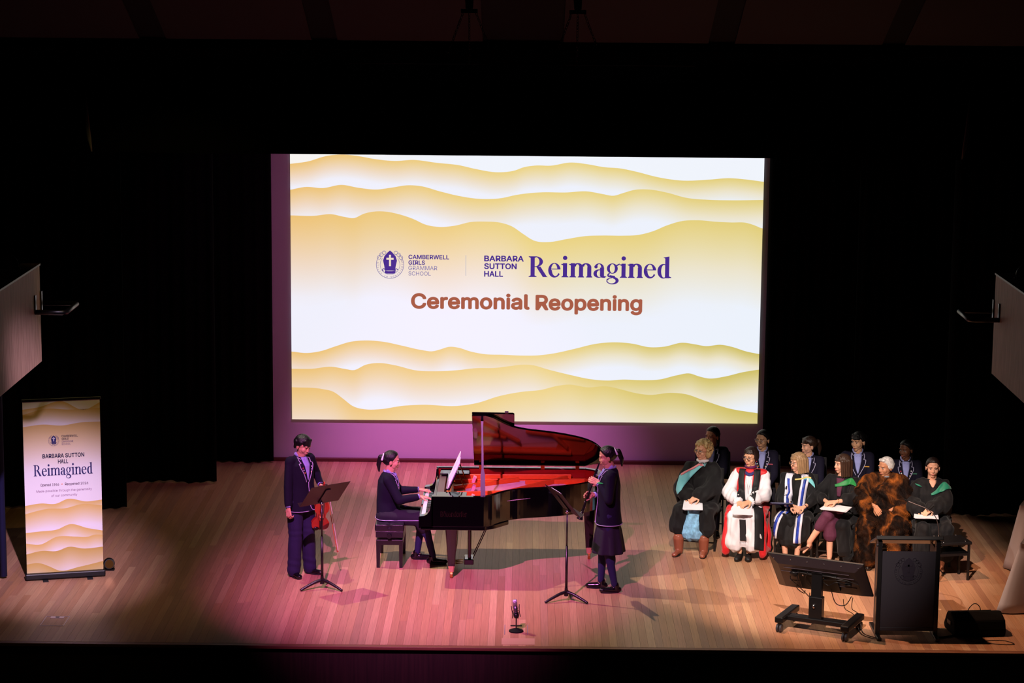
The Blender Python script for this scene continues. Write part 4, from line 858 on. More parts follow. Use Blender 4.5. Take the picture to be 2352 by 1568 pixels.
# ================================================================== PEOPLE
UP = Vector((0, 0, 1))
def ik(a, c, l1, l2, hint):
    a = Vector(a); c = Vector(c); d = c-a; L = min(d.length, (l1+l2)*0.999); d.normalize(); c = a+d*L
    x = (l1*l1-l2*l2+L*L)/(2*L); h = math.sqrt(max(l1*l1-x*x, 0)); hv = Vector(hint); hv = hv-d*hv.dot(d); hv.normalize()
    return a+d*x+hv*h, c
SKIN = {'fair': (222, 168, 140), 'light': (214, 160, 128), 'tan': (184, 128, 96), 'brown': (120, 76, 54), 'asian': (216, 166, 130)}
def skin(k): return mat('skin_'+k, SKIN[k], 0.5, spec=0.35, noise=0.05, nscale=40)
class Person:
    """local frame: origin on the floor, facing -y, own right hand towards -x"""
    def __init__(s, label, loc, rz, sc=1.0, sit=False, skin_k='fair', head_yaw=0, head_pitch=0, lean=0.0, feet=None, group=None, seat=0.46):
        s.root = thing('person', label, 'person', loc, rz, group); s.sc = sc; s.sk = skin_k; s.sit = sit
        J = {}; dz = (0.93-seat-0.10)/sc if sit else 0; q = lambda x, y, z: Vector((x, y, z-dz))
        ln = lambda z: -lean*(z-0.93)
        for n, x, y, z in (('pel', 0, 0, .93), ('waist', 0, 0, 1.05), ('chest', 0, 0, 1.22), ('neck', 0, 0.015, 1.395)): J[n] = q(x, y+ln(z), z)
        J['head'] = q(0, -0.014+ln(1.518), 1.518)
        for sx, k in ((-1, 'R'), (1, 'L')):
            J['sh'+k] = q(sx*.148, 0.01+ln(1.345), 1.345); J['hip'+k] = q(sx*.088, 0, .885)
            if sit: J['kn'+k] = Vector((sx*.10, -.43, (seat+0.04)/sc)); J['an'+k] = Vector((sx*.10, -.43, .085))
            else: J['kn'+k] = Vector((sx*.092, -.01, .48)); J['an'+k] = Vector((sx*.095, .02, .085))
            J['wr'+k] = q(sx*.24, -.05, .88); J['hd'+k] = Vector((0, -0.2, -1)).normalized(); J['hn'+k] = Vector((-sx, 0, 0)); J['curl'+k] = 0.35; J['toe'+k] = Vector((sx*0.12, -1, 0)).normalized()
        s.J = J; s.Rh = (Matrix.Rotation(R(head_yaw), 3, 'Z') @ Matrix.Rotation(R(head_pitch), 3, 'X'))
        s.src = Raw(); s.hint = {'R': Vector((-0.5, 0.6, -0.7)), 'L': Vector((0.5, 0.6, -0.7))}
        s.dz = dz
    def arm(s, k, wr, hd, hn, curl=0.4, hint=None):
        s.J['wr'+k] = Vector(wr); s.J['hd'+k] = Vector(hd).normalized(); s.J['hn'+k] = Vector(hn).normalized(); s.J['curl'+k] = curl
        if hint: s.hint[k] = Vector(hint)
    def solve(s):
        J = s.J
        for k in 'RL': J['el'+k], J['wr'+k] = ik(J['sh'+k], J['wr'+k], .285, .245, s.hint[k])
    def S(s, raw): return raw.xf(Matrix.Scale(s.sc, 4))
    def hp(s, x, y, z): return s.J['head']+s.Rh @ Vector((x, y, z))
    def part(s, name, raw, m, voxel=None, smooth=2, disp=None, label=None, solid=False):
        s.S(raw)
        if voxel: V, F = remesh(raw, voxel, smooth, disp)
        else: V, F = raw.V, raw.F
        if solid: s.src.join(raw)
        return mesh_obj(name, V, F, m, s.root, smooth=bool(voxel) or smooth == 9, label=label)
    def hand(s, k):
        J = s.J; W = J['wr'+k]; d = J['hd'+k]; n = J['hn'+k]; n = (n-d*n.dot(d)).normalized(); sx = 1 if k == 'L' else -1
        lat = d.cross(n)*sx   # towards the thumb
        c = J['curl'+k]; raw = Raw(); K = []
        for i, (o, L) in enumerate(((0.030, 0.088), (0.010, 0.092), (-0.010, 0.088), (-0.029, 0.080))):
            kn = W+d*L+lat*o; K.append(kn); raw.cap(W+d*0.008+lat*o*0.6, kn, 0.0135, 0.0115, seg=8)
        for i, (kn, L) in enumerate(zip(K, (0.070, 0.078, 0.072, 0.056))):
            p = kn; a = 0; r_ = 0.0088 if i < 3 else 0.0076
            for f, an in ((0.45, 38), (0.32, 58), (0.23, 40)):
                a += an*c; dd = d*math.cos(R(a))+n*math.sin(R(a)); q_ = p+dd*L*f; raw.cap(p, q_, r_, r_*0.93, seg=8, k=1); p = q_; r_ *= 0.93
        t0 = W+d*0.022+lat*0.022; t1 = t0+(d*0.55+lat*0.7+n*0.25).normalized()*0.040; t2 = t1+(d*0.85+lat*0.25+n*(0.2+0.6*c)).normalized()*0.030; t3 = t2+(d*0.9+n*(0.2+0.8*c)-lat*0.1).normalized()*0.022
        raw.cap(t0, t1, 0.014, 0.0105, seg=8); raw.cap(t1, t2, 0.0105, 0.009, seg=8); raw.cap(t2, t3, 0.009, 0.0078, seg=8)
        raw.cap(W-(W-J['el'+k]).normalized()*0.06, W+d*0.02, 0.026, 0.023, flat=(n, 0.75), seg=10)
        return raw
    def build_body(s, nose=1.0):
        s.solve(); J = s.J
        b = Raw()
        b.loft([(J['pel']-UP*.08, .14, .105), (J['pel'], .155, .11), (J['waist'], .12, .088), (J['chest'], .138, .10), (J['neck']-UP*.09, .10, .07)], seg=20)
        b.cap(J['shR']-UP*.03, J['shL']-UP*.03, .034, .034); b.cap(J['neck']-UP*.05, J['head']-UP*.05, .056, .05)
        for k in 'RL':
            b.cap(J['sh'+k]*.9+J['chest']*.1-UP*.03, J['el'+k], .030, .034); b.cap(J['el'+k], J['wr'+k], .037, .025)
            b.cap(J['hip'+k], J['kn'+k], .080, .055); b.cap(J['kn'+k], J['an'+k], .052, .034); b.ell(J['kn'+k].lerp(J['an'+k], .28)+Vector((0, .012, 0)), (.045, .052, .10))
            t = J['toe'+k]; b.cap(J['an'+k]-t*.02-UP*.04, J['an'+k]+t*.10-UP*.055, .027, .020)
        s.S(b); V1, F1 = remesh(b, .016, 2)
        h = Raw(); c = J['head']; P = s.hp; Rh = s.Rh
        h.ell(P(0, .014, .030), (.074, .092, .084), Rh); h.ell(P(0, -.018, -.030), (.060, .066, .074), Rh); h.ell(P(0, -.052, -.088), (.026, .022, .02), Rh)
        for sx in (-1, 1):
            h.ell(P(sx*.030, -.046, -.026), (.032, .030, .034), Rh); h.ell(P(sx*.030, -.022, -.060), (.024, .034, .024), Rh)
            h.ell(P(sx*.076, .012, -.012), (.009, .018, .031), Rh); h.ell(P(sx*.009, -.078-.010*nose, -.031), (.0085, .009, .007), Rh)
            h.ell(P(sx*.026, -.068, .026), (.026, .014, .010), Rh)
        h.cap(P(0, -.074, .014), P(0, -.080-.014*nose, -.027), .0075, .0090+.0015*nose, seg=8); h.ell(P(0, -.077, -.060), (.021, .011, .009), Rh); h.ell(P(0, -.070, -.054), (.030, .016, .020), Rh)
        h.cap(J['neck']-UP*.03, c-UP*.04+Vector((0, .012, 0)), .053, .050); s.S(h); V2, F2 = remesh(h, .0048, 3)
        V, F = list(V1), list(F1); n = len(V); V += V2; F += [tuple(i+n for i in f) for f in F2]
        for k in 'RL':
            hr = s.S(s.hand(k)); Vh, Fh = remesh(hr, .0036, 1); n = len(V); V += Vh; F += [tuple(i+n for i in f) for f in Fh]
        s.body = mesh_obj('body', V, F, skin(s.sk), s.root, smooth=True)
        return s
    def face(s, brow=(40, 26, 20), lips=(176, 92, 84), iris=(50, 32, 24), glasses=None, closed=False):
        P, Rh = s.hp, s.Rh
        for sx in (-1, 1):
            if not closed:
                e = s.part('eye', Raw().ell(P(sx*.030, -.0695, .004), (.0130, .0085, .0060), Rh, 10, 6), mat('eye_white', (225, 215, 210), 0.2), smooth=9)
                o = s.part('iris', Raw().ell(P(sx*.030, -.0766, .0042), (.0058, .0025, .0054), Rh, 8, 5), mat('iris_%d_%d_%d' % iris, iris, 0.15), smooth=9); o.parent = e
            s.part('eyelid', Raw().tube([P(sx*(.030+.0145*math.cos(R(a))), -.0775+.005*abs(math.cos(R(a))), .004+(.0065*math.sin(R(a)) if not closed else -.003*math.sin(R(a)))) for a in range(0, 181, 30)], .0013, 5), mat('lash_dark', (44, 26, 22), 0.6), smooth=9)
            s.part('eyebrow', Raw().tube([P(sx*.014, -.0800, .024), P(sx*.030, -.0790, .0285), P(sx*.047, -.0700, .023)], [.0022, .0026, .0014], 6), mat('brow_%d_%d_%d' % brow, brow, 0.8), smooth=9)
        r = Raw(); r.ell(P(0, -.0868, -.0575), (.0185, .0045, .0030), Rh, 10, 6); r.ell(P(0, -.0860, -.0640), (.0155, .0045, .0036), Rh, 10, 6)
        s.part('lips', r, mat('lips_%d_%d_%d' % lips, lips, 0.4), smooth=9)
        if glasses:
            r = Raw()
            for sx in (-1, 1):
                r.tube([P(sx*.031+.0205*math.cos(t*PI/8)*1.08, -.0985+.004*abs(math.cos(t*PI/8)), .002+.0165*math.sin(t*PI/8)) for t in range(16)], .0017, 5, closed=True)
                r.tube([P(sx*.052, -.094, .008), P(sx*.078, -.05, .008), P(sx*.081, .005, .006)], .0017, 5)
            r.tube([P(-.010, -.100, .006), P(0, -.102, .009), P(.010, -.100, .006)], .0017, 5)
            g = s.part('glasses', r, mat('glasses_%d_%d_%d' % glasses, glasses, 0.3), smooth=9)
            r = Raw()
            for sx in (-1, 1): r.add([P(sx*.031+.020*math.cos(t*PI/6)*1.05, -.0985, .002+.016*math.sin(t*PI/6)) for t in range(12)], [tuple(range(12))])
            m = mat('lens_glass', (255, 255, 255), 0.02, trans=1.0)
            o = s.part('lens', r, m); o.parent = g
        return s
    def hair(s, kind, col, m=None):
        P, Rh = s.hp, s.Rh; r = Raw(); M_ = mat('hair_%d_%d_%d' % col, col, 0.38, spec=0.45, noise=0.35, nscale=70, bump=0.5, bscale=160, stretch=(1, 1, 0.15)); vox = .006; disp = None
        low = {'boy': 0.0, 'short': 0.0, 'man': .006}.get(kind, 0.0); th_ = {'bob': .012, 'long': .012, 'short': .011, 'boy': .012, 'man': .006}.get(kind, .007)
        sV = []; sF = []; nu, nv = 48, 30
        for i in range(1, nv):
            e = -PI/2+PI*i/nv
            for j in range(nu):
                a = 2*PI*j/nu; az = math.degrees(abs(a if a <= PI else 2*PI-a))
                d_ = Vector((math.sin(a)*math.cos(e), -math.cos(a)*math.cos(e), math.sin(e))); q_ = Vector((d_.x*.076, d_.y*.094+.014, d_.z*.087+.028))
                if q_.z < .02: q_.y += .012*max(0, d_.y)
                line = float(np.interp(az, [0, 30, 55, 72, 86, 100, 115, 180], [.082+low*2, .078+low*2, .056+low, .018, -.012, -.035, -.060, -.074]))
                k_ = min(max((q_.z-line)/.012, -1), 1); off_ = (th_+.010)/2*k_+(th_-.010)/2
                sV.append(P(*(q_+Vector((d_.x, d_.y, d_.z))*off_)))
        sV = [P(0, .014, -.052)]+sV+[P(0, .014, .115+th_)]; n_ = len(sV)-1
        for j in range(nu): sF.append((0, 1+j, 1+(j+1) % nu)); sF.append((n_-nu+(j+1) % nu, n_-nu+j, n_))
        for i in range(nv-2):
            for j in range(nu): a_ = 1+i*nu+j; b_ = 1+i*nu+(j+1) % nu; sF.append((b_, a_, a_+nu, b_+nu))
        r.add(sV, sF)
        if kind == 'boy':
            for x, z in ((-.060, .030), (-.045, .026), (-.028, .028), (-.010, .032), (.010, .036), (.028, .034), (.045, .030), (.060, .030)): r.cap(P(x*.75, -.046, .090), P(x*.92, -.080+abs(x)**2*9, z), .0135, .0070, seg=8)
            for sx in (-1, 1): r.cap(P(sx*.066, -.01, .05), P(sx*.073, .0, .012), .024, .012); r.cap(P(sx*.06, .05, .03), P(sx*.05, .06, -.045), .035, .02)
            r.ell(P(0, .06, -.02), (.062, .045, .055), Rh)
        elif kind in ('pony', 'bun', 'lowpony', 'ponyfringe'):
            for sx in (-1, 1): r.cap(P(sx*.055, .04, .0), P(sx*.03, .075, .02), .030, .03)
            r.ell(P(0, .060, .0), (.056, .045, .050), Rh)
            if kind == 'pony' or kind == 'ponyfringe':
                r.cap(P(0, .095, .045), P(0, .135, .03), .022, .026); r.cap(P(0, .135, .03), P(0, .150, -.06), .030, .026); r.cap(P(0, .150, -.06), P(0, .135, -.14), .026, .010)
            if kind == 'bun': r.ell(P(0, .115, .03), (.035, .032, .035), Rh)
            if kind == 'lowpony': r.cap(P(0, .09, -.02), P(0, .11, -.06), .024, .03); r.cap(P(0, .11, -.06), P(.02, .085, -.20), .030, .012)
            if kind == 'ponyfringe':
                for x in (-.058, -.044, -.028, -.012, .006, .024, .042, .056): r.cap(P(x*.7, -.046, .088), P(x, -.078+x*x*9, .042), .0145, .0065, seg=8)
        elif kind == 'curly':
            rs = random.Random(5)
            for i in range(150):
                a = rs.uniform(0, 2*PI); e = rs.uniform(-.9, 1.45); x, y, z = math.cos(a)*math.cos(e), math.sin(a)*math.cos(e), math.sin(e)
                if y < -.55 and z < .42: continue
                if y < -.2 and z < .1 and abs(x) < .75: continue
                r.ell(P(x*.098, .024+y*.102, .022+z*.096), [rs.uniform(.014, .024)]*3, None, 8, 6)
            for sx in (-1, 1): r.ell(P(sx*.072, .02, -.04), (.03, .045, .05), Rh)
            disp = lambda V, N: (.003*np.sin(V[:, 0]*260+V[:, 2]*180)*np.sin(V[:, 2]*240+V[:, 1]*200)).astype('f')
        elif kind == 'short':
            for x in (-.055, -.035, -.012, .012, .035, .055): r.cap(P(x*.7, -.042, .090), P(x*1.02+.004, -.074+x*x*8, .060), .018, .009, seg=8)
            for sx in (-1, 1): r.ell(P(sx*.074, .018, .012), (.018, .05, .055), Rh)
            r.ell(P(0, .07, -.015), (.06, .04, .06), Rh)
        elif kind in ('bob', 'long'):
            L = -.115 if kind == 'bob' else -.135
            for x in (-.06, -.045, -.03, -.012, .006, .024, .042, .058): r.cap(P(x*.7, -.046, .092), P(x, -.079+x*x*9, .046+abs(x)*.1), .0155, .007, seg=8)
            for sx in (-1, 1):
                for y in (-.035, -.01, .02, .05): r.cap(P(sx*.068, y, .045), P(sx*(.084 if y > -.03 else .078), y-.002, L), .026, .015, seg=8)
            for x in (-.05, -.02, .02, .05): r.cap(P(x, .085, .03), P(x*1.1, .095, L-.01), .032, .018, seg=8)
        elif kind == 'man':
            for sx in (-1, 1): r.ell(P(sx*.072, .022, .012), (.014, .045, .045), Rh)
            r.ell(P(0, .068, -.005), (.058, .038, .055), Rh)
            r.cap(P(-.03, -.045, .092), P(.03, -.045, .095), .020, .020)
        s.part('hair', r, M_, vox, 1, disp)
        if kind in ('pony', 'ponyfringe') and m:
            b = Raw(); b.ell(P(0, .100, .062), (.030, .012, .016), Rh, 10, 6); b.cap(P(-.028, .105, .06), P(-.05, .115, .01), .008, .012, seg=8); b.cap(P(.028, .105, .06), P(.05, .115, .01), .008, .012, seg=8)
            s.part('hair_ribbon', b, m, smooth=9)
        return s
    # ---- surface-following pieces
    def seal(s): s.bvh = BVHTree.FromPolygons([tuple(v) for v in s.src.V], s.src.F)
    def onto(s, p, d, off):
        p = Vector(p)*s.sc; d = Vector(d).normalized()
        h = s.bvh.ray_cast(p-d*0.6, d)
        if h[0] is None:
            h = s.bvh.find_nearest(p)
            if h[0] is None: return p
        return h[0]-d*off
    def ribbon(s, name, path, half, m, d=(0, 1, 0), off=.010, nc=4, n=6, label=None, side=None):
        """flat strip laid on the clothes: path points (own frame), half widths, projected along d"""
        P = smooth_path(path, n); k = len(P); hw = half if isinstance(half, (list, tuple)) else [half]*len(path)
        H = np.interp(np.linspace(0, len(path)-1, k), range(len(path)), hw); V = []
        for i, p in enumerate(P):
            t = (P[min(i+1, k-1)]-P[max(i-1, 0)]).normalized(); w_ = Vector(side).normalized() if side else t.cross(Vector(d)).normalized()
            for j in range(nc+1): V.append(s.onto(p+w_*H[i]*(2*j/nc-1), d, off))
        F = [(i*(nc+1)+j, i*(nc+1)+j+1, (i+1)*(nc+1)+j+1, (i+1)*(nc+1)+j) for i in range(k-1) for j in range(nc)]
        o = mesh_obj(name, V, F, m, s.root, smooth=True, label=label)
        q = o.modifiers.new('thick', 'SOLIDIFY'); q.thickness = .005; q.offset = 0
        return o
    def piping(s, name, path, m, d=(0, 1, 0), r=.0042, off=.006, n=5):
        P = [s.onto(p, d, off) for p in smooth_path(path, n)]
        o = Raw().tube(P, r*s.sc, 6).obj(name, m, s.root, smooth=True); return o
    def shoes(s, m, kind='lace', voxel=.006):
        for k in 'RL':
            J = s.J; a = J['an'+k]; t = J['toe'+k]; t = (t-UP*t.dot(UP)).normalized(); z0 = a.z-.085; l = UP.cross(t); r = Raw()
            g = Vector((a.x, a.y, z0))
            if kind == 'heel':
                tt = J.get('tip'+k, t-UP*.0).normalized()
                r.cap(a-t*.028-UP*.040, a-t*.020-UP*.072, .026, .020, flat=(l, .9)); r.cap(a+tt*.02-UP*.055, a+tt*.125-UP*.072, .024, .022, flat=(UP, .6)); r.cap(a-t*.03-UP*.05, a-t*.03-UP*.082, .010, .007, seg=8)
            else:
                h = .055 if kind == 'lace' else .05
                r.cap(g-t*.045+UP*.034, g+t*.02+UP*.040, .034, .036, flat=(l, .92)); r.cap(g+t*.02+UP*.036, g+t*.140+UP*.030, .039, .033, flat=(UP, .80)); r.cap(g+UP*.04-t*.02, g+UP*(.085 if kind != 'boot' else .20)-t*(.015 if kind != 'boot' else -.004), .036 if kind != 'boot' else .050, .036 if kind != 'boot' else .064)
            o = s.part('shoe' if kind != 'boot' else 'boot', r, m, voxel, 1)
            if kind != 'heel':
                so = Raw(); pts = []
                for i in range(20):
                    A = 2*PI*i/20; u_ = math.cos(A); v_ = math.sin(A); pts.append((u_*.105+.052, v_*(.043 if u_ > -.2 else .036)))
                Mx = Matrix((t, l, UP)).transposed().to_4x4(); Mx.translation = g
                so.prism(pts, .016, Mx); q = s.part('sole', so, mat('shoe_sole', (16, 12, 12), 0.6)); q.parent = o
                if kind == 'lace':
                    for i in range(3): q = s.part('lace', Raw().tube([g+t*(.035+.017*i)+UP*(.070-.006*i)-l*.016, g+t*(.035+.017*i)+UP*(.075-.006*i), g+t*(.035+.017*i)+UP*(.070-.006*i)+l*.016], .0025, 5), M_blackmatte); q.parent = o
        return s
    def tube_legs(s, name, m, r0=.088, rk=.062, ra=.042, top=True, label=None, voxel=.010, disp=None, z_end=None, each=True):
        for k in 'RL':
            J = s.J; r = Raw()
            if top: r.cap(J['hip'+k], J['kn'+k], r0, rk)
            e = J['an'+k]+UP*.0 if z_end is None else J['kn'+k].lerp(J['an'+k], z_end)
            r.cap(J['kn'+k], e, rk, ra)
            if ra < .045: r.ell(J['kn'+k].lerp(J['an'+k], .28)+Vector((0, .012, 0)), (.049, .056, .10))
            s.part(name, r, m, voxel, 2, disp, label=label, solid=True)
# ---------------------------------------------------------------- uniforms
M_blazer = mat('blazer_navy', (17, 14, 34), 0.85, spec=0.2, bump=0.1, bscale=300)
M_pipe = mat('blazer_piping', (178, 174, 206), 0.7)
M_shirt = mat('shirt_lilac_blue', (150, 156, 214), 0.8)
M_tights = mat('navy_tights', (20, 22, 66), 0.8)
M_skirt = mat('skirt_navy', (20, 16, 34), 0.85, bump=0.1, bscale=200)
M_shoe = mat('black_shoe_leather', (14, 12, 14), 0.22, spec=0.6)
M_white = mat('white_cloth', (232, 228, 236), 0.8)
def blazer(p, pin=True, pocket=None, wide=1.0, hem=.17, vlow=1.13):
    J = p.J; r = Raw(); pel = J['pel']; dzz = p.dz; sit = p.sit; f = -.035 if sit else 0
    hz = pel.z-hem if not sit else pel.z-.085
    r.loft([(Vector((pel.x, pel.y+f, hz)), .178*wide, .148), (Vector((pel.x, pel.y+f*.8, hz+.07)), .172*wide, .140), (J['waist'], .150*wide, .118), (J['chest']-UP*.02, .160*wide, .122), (J['chest']+UP*.07, .158*wide, .112), (J['neck']-UP*.045, .120, .085), (J['neck']-UP*.012, .072, .066)], seg=28, power=2.3)
    for k in 'RL':
        r.cap(J['sh'+k]+Vector((0, 0, -.012)), J['el'+k], .058*wide, .052); r.cap(J['el'+k], J['wr'+k].lerp(J['el'+k], .14), .053, .040)
    r.cap(J['shR']-UP*.012, J['shL']-UP*.012, .054, .054)
    b = p.part('blazer', r, M_blazer, .0095, 2, folds(.0028, 26, int(abs(p.root.location.x)*100) % 97), solid=True)
    for k in 'RL':
        d = (J['wr'+k]-J['el'+k]).normalized()
        p.part('shirt_cuff', Raw().cyl(J['wr'+k]-d*.045, J['wr'+k]-d*.008, .034, .033, seg=14), M_shirt, smooth=9)
    p.seal(); nk = J['neck']; zc = lambda z: z-dzz; F = nk.y-.12
    Q = lambda x, z: (x, F, zc(z))
    p.ribbon('shirt_front', [Q(0, 1.405), Q(0, 1.36), Q(0, 1.30), Q(0, 1.22), Q(0.004, vlow)], [.040, .045, .040, .024, .002], M_shirt, off=.006, side=(1, 0, 0))
    c = Raw()
    for sx in (-1, 1): c.add(*(lambda rw: (rw.V, rw.F))(Raw().cap(nk+Vector((sx*.05, .01, .012)), nk+Vector((sx*.018, -.082, -.045)), .017, .014, flat=(UP, 1.3), seg=8)))
    c.tube([nk+Vector((.054*math.cos(t*PI/8), .002+.050*math.sin(t*PI/8), .004)) for t in range(0, 9)], .012, 6)
    p.part('shirt_collar', c, M_shirt, smooth=9)
    for sx in (-1, 1):
        X = lambda x: sx*x
        p.piping('lapel_piping', [Q(X(.070), 1.40), Q(X(.078), 1.345), Q(X(.068), 1.315)], M_pipe)
        p.piping('lapel_piping', [Q(X(.068), 1.318), Q(X(.094), 1.310)], M_pipe, n=3)
        p.piping('lapel_piping', [Q(X(.094), 1.312), Q(X(.088), 1.27), Q(X(.055), 1.20), Q(X(.018), vlow-.02)], M_pipe)
    zh = hz+.012; yb = pel.y+f
    p.piping('edge_piping', [(.010, F, zc(vlow)-.02), (.014, F, zc(1.0)), (.020, F-.05, hz+.07), (.045, F-.05, hz+.025)], M_pipe)
    cen = Vector((pel.x, yb, 0)); P = []
    for t in range(0, 33):
        A = -PI/2+.28+(2*PI-.34)*t/32
        w_ = Vector((math.cos(A), math.sin(A), 0)); q = cen+w_*.0+Vector((0, 0, zh+(.012 if t in (0,) else 0)))
        h = p.bvh.ray_cast((q+w_*.5)*p.sc, -w_); P.append((h[0]+w_*.004) if h[0] is not None else (q+w_*.16)*p.sc)
    Raw().tube(P, .0042*p.sc, 6).obj('hem_piping', M_pipe, p.root, smooth=True)
    if pin:
        for x, z, cc in ((-.062, 1.265, (200, 60, 80)), (-.054, 1.24, (230, 230, 235)), (-.043, 1.21, (220, 140, 50)), (.064, 1.27, (230, 230, 235)), (.062, 1.24, (190, 170, 220)), (.05, 1.21, (220, 200, 150))):
            o = p.onto(Q(x, z), (0, 1, 0), .008); Raw().ell(o, (.0075, .003, .0085), seg=8, rg=5).obj('badge', mat('badge_%d_%d_%d' % cc, cc, 0.4), p.root)
    if pocket: p.ribbon('pocket_edge', [Q(.075, 1.235), Q(.135, 1.24)], .006, mat('pocket_%d_%d_%d' % pocket, pocket, 0.7), off=.007, n=3)
    return b
# ---------------------------------------------------------------- chairs
def chair(loc, rz, label, group=None, seat=0.45):
    t = thing('chair', label, 'chair', loc, rz, group)
    M_ = mat('chair_fabric', (20, 18, 22), 0.9)
    Raw().bbox((-.22, -.24, seat-.05), (.22, .20, seat-.005)).obj('seat', M_, t, bevel=0.015)
    Raw().box((0, .235, .72), (.42, .03, .34), rot=(-8, 0, 0)).obj('backrest', M_, t, bevel=0.012)
    for sx in (-1, 1):
        Raw().box((sx*.21, -.22, (seat-.03)/2), (.024, .024, seat-.03)).obj('leg', M_blackmetal, t)
        Raw().tube([(sx*.21, .27, 0), (sx*.21, .20, seat-.02), (sx*.20, .26, .86)], .012, 6).obj('leg', M_blackmetal, t)
    Raw().box((0, -.22, .10), (.42, .016, .016)).obj('stretcher', M_blackmetal, t); Raw().box((0, -.22, seat-.045), (.42, .02, .02)).obj('seat_frame', M_blackmetal, t)
    return t
# ================================================================== violin player
p = Person('boy in navy blazer and trousers standing with head bowed, holding a violin', (-2.46, 2.56, 0), 46, 0.985, skin_k='asian', head_yaw=10, head_pitch=24)
p.arm('R', (-.245, -.07, .80), (.02, -.10, -1), (1, .1, 0), .95, (-.6, .7, -.2))
p.arm('L', (.20, -.11, 1.03), (-.10, -.85, -.40), (-.75, .1, -.6), .75, (.7, .8, -.3))
p.J['head'] += Vector((0, -.03, -.012)); p.J['toeR'] = Vector((-.25, -1, 0)).normalized(); p.J['toeL'] = Vector((.30, -1, 0)).normalized(); p.J['anL'] += Vector((.03, -.02, 0))
p.build_body(.7).face(closed=True, brow=(20, 14, 14), lips=(186, 100, 96)).hair('boy', (14, 10, 16))
tr = Raw(); J = p.J
tr.loft([(J['pel']-UP*.10, .165, .125), (J['pel'], .155, .118), (J['waist'], .135, .105)], seg=20)
for k in 'RL': tr.cap(J['hip'+k], J['kn'+k], .095, .082); tr.cap(J['kn'+k], J['an'+k]-UP*.02, .080, .076)
def tdisp(V, N):
    z = V[:, 2]; return (.002*np.sin(V[:, 0]*40+z*22)+.003*np.exp(-((z-.16)/.07)**2)*np.sin(z*70+V[:, 0]*25)+.002*np.exp(-((z-.50)/.08)**2)*np.sin(z*90)).astype('f')
p.part('trousers', tr, mat('trouser_navy', (22, 16, 58), 0.85, bump=0.1, bscale=200), .010, 2, tdisp, solid=True)
blazer(p, vlow=1.12); p.shoes(M_shoe)
RZ = Matrix.Translation(p.root.location) @ Matrix.Rotation(R(46), 4, 'Z')
# violin hanging by its neck from the left hand
vi = thing('violin', 'red-brown violin held by its neck, hanging down from the boy\'s hand', 'violin', (0, 0, 0))
hv = RZ @ (Vector((.155, -.205, .975))*.985)
vi.location = hv; vi.rotation_euler = (R(8), R(4), R(20))
def vout(s_=1.0):
    half = [(0, 0), (.05, .002), (.085, .02), (.100, .055), (.098, .085), (.078, .118), (.055, .140), (.053, .165), (.060, .195), (.076, .215), (.083, .245), (.080, .280), (.062, .320), (.035, .342), (0, .350)]
    q = smooth_path([(x*s_, z, 0) for x, z in half], 4); L = [(a.x, a.y) for a in q]; return L+[(-x, z) for x, z in reversed(L[1:-1])]
Vm = Matrix(((1, 0, 0, 0), (0, 0, -1, 0.02), (0, 1, 0, -.44), (0, 0, 0, 1)))
M_vio = mat('violin_varnish', (150, 34, 12), 0.18, spec=0.6, coat=0.8, noise=0.25, nscale=8)
Raw().prism(vout(1.0), .004, Vm @ Matrix.Translation((0, 0, .036))).obj('top_plate', M_vio, vi, bevel=.0015)
Raw().prism(vout(.96), .034, Vm @ Matrix.Translation((0, 0, .002))).obj('ribs', M_vio, vi)
Raw().prism(vout(1.0), .004, Vm @ Matrix.Translation((0, 0, -.002))).obj('back_plate', M_vio, vi)
M_eb = mat('ebony', (18, 12, 12), 0.35)
Raw().cap((0, 0, -.09), (0, -.002, .055), .012, .010).obj('neck', M_vio, vi, smooth=True)
Raw().prism([(-.020, .20), (.020, .20), (.012, .485), (-.012, .485)], .006, Vm @ Matrix.Translation((0, 0, .052))).obj('fingerboard', M_eb, vi)
Raw().prism([(-.010, .01), (.010, .01), (.021, .11), (-.021, .11)], .006, Vm @ Matrix.Translation((0, 0, .052))).obj('tailpiece', M_eb, vi)
Raw().prism([(-.022, 0), (.022, 0), (.018, .03), (-.018, .03)], .003, Matrix.Translation((0, -.018, -.285)) @ Matrix.Rotation(R(180), 4, 'X') @ Matrix.Rotation(R(90), 4, 'X') @ Matrix.Rotation(R(-90), 4, 'X')).obj('bridge', mat('maple_bridge', (226, 180, 120), 0.5), vi)
for x in (-.007, -.002, .003, .008): Raw().tube([(x, -.036, -.34), (x*1.6, -.052, -.28), (x*.7, -.038, .045)], .0009, 4).obj('string', M_chrome, vi)
r = Raw(); r.tube([(0, .012+.020*(1-t/22)*math.cos(t*.55)-.02, .10+.020*(1-t/22)*math.sin(t*.55)) for t in range(20)], [.009-.0002*t for t in range(20)], 8); r.cap((0, -.004, .05), (0, -.006, .105), .012, .011); r.obj('scroll', M_vio, vi, smooth=True)
for k, z in enumerate((.06, .073, .086, .099)): sx = -1 if k % 2 else 1; Raw().cap((0, -.004, z), (sx*.032, -.004, z), .004, .007).obj('peg', M_eb, vi)
Raw().ell((-.045, -.022, -.425), (.032, .012, .022)).obj('chin_rest', M_eb, vi, smooth=True)
for sx in (-1, 1): Raw().tube([(sx*.030, -.0205, -.32), (sx*.036, -.0205, -.285), (sx*.028, -.0205, -.25)], .0022, 5).obj('sound_hole', M_eb, vi)
bo = thing('violin_bow', 'long thin violin bow hanging from the boy\'s hand beside the music stand', 'bow', hv+Vector((.055, -.04, -.0)))
a, b = Vector((-.01, 0, .04)), Vector((.10, -.02, -.66)); ax = (b-a).normalized(); sd = ax.cross(Vector((0, 1, 0))).normalized()
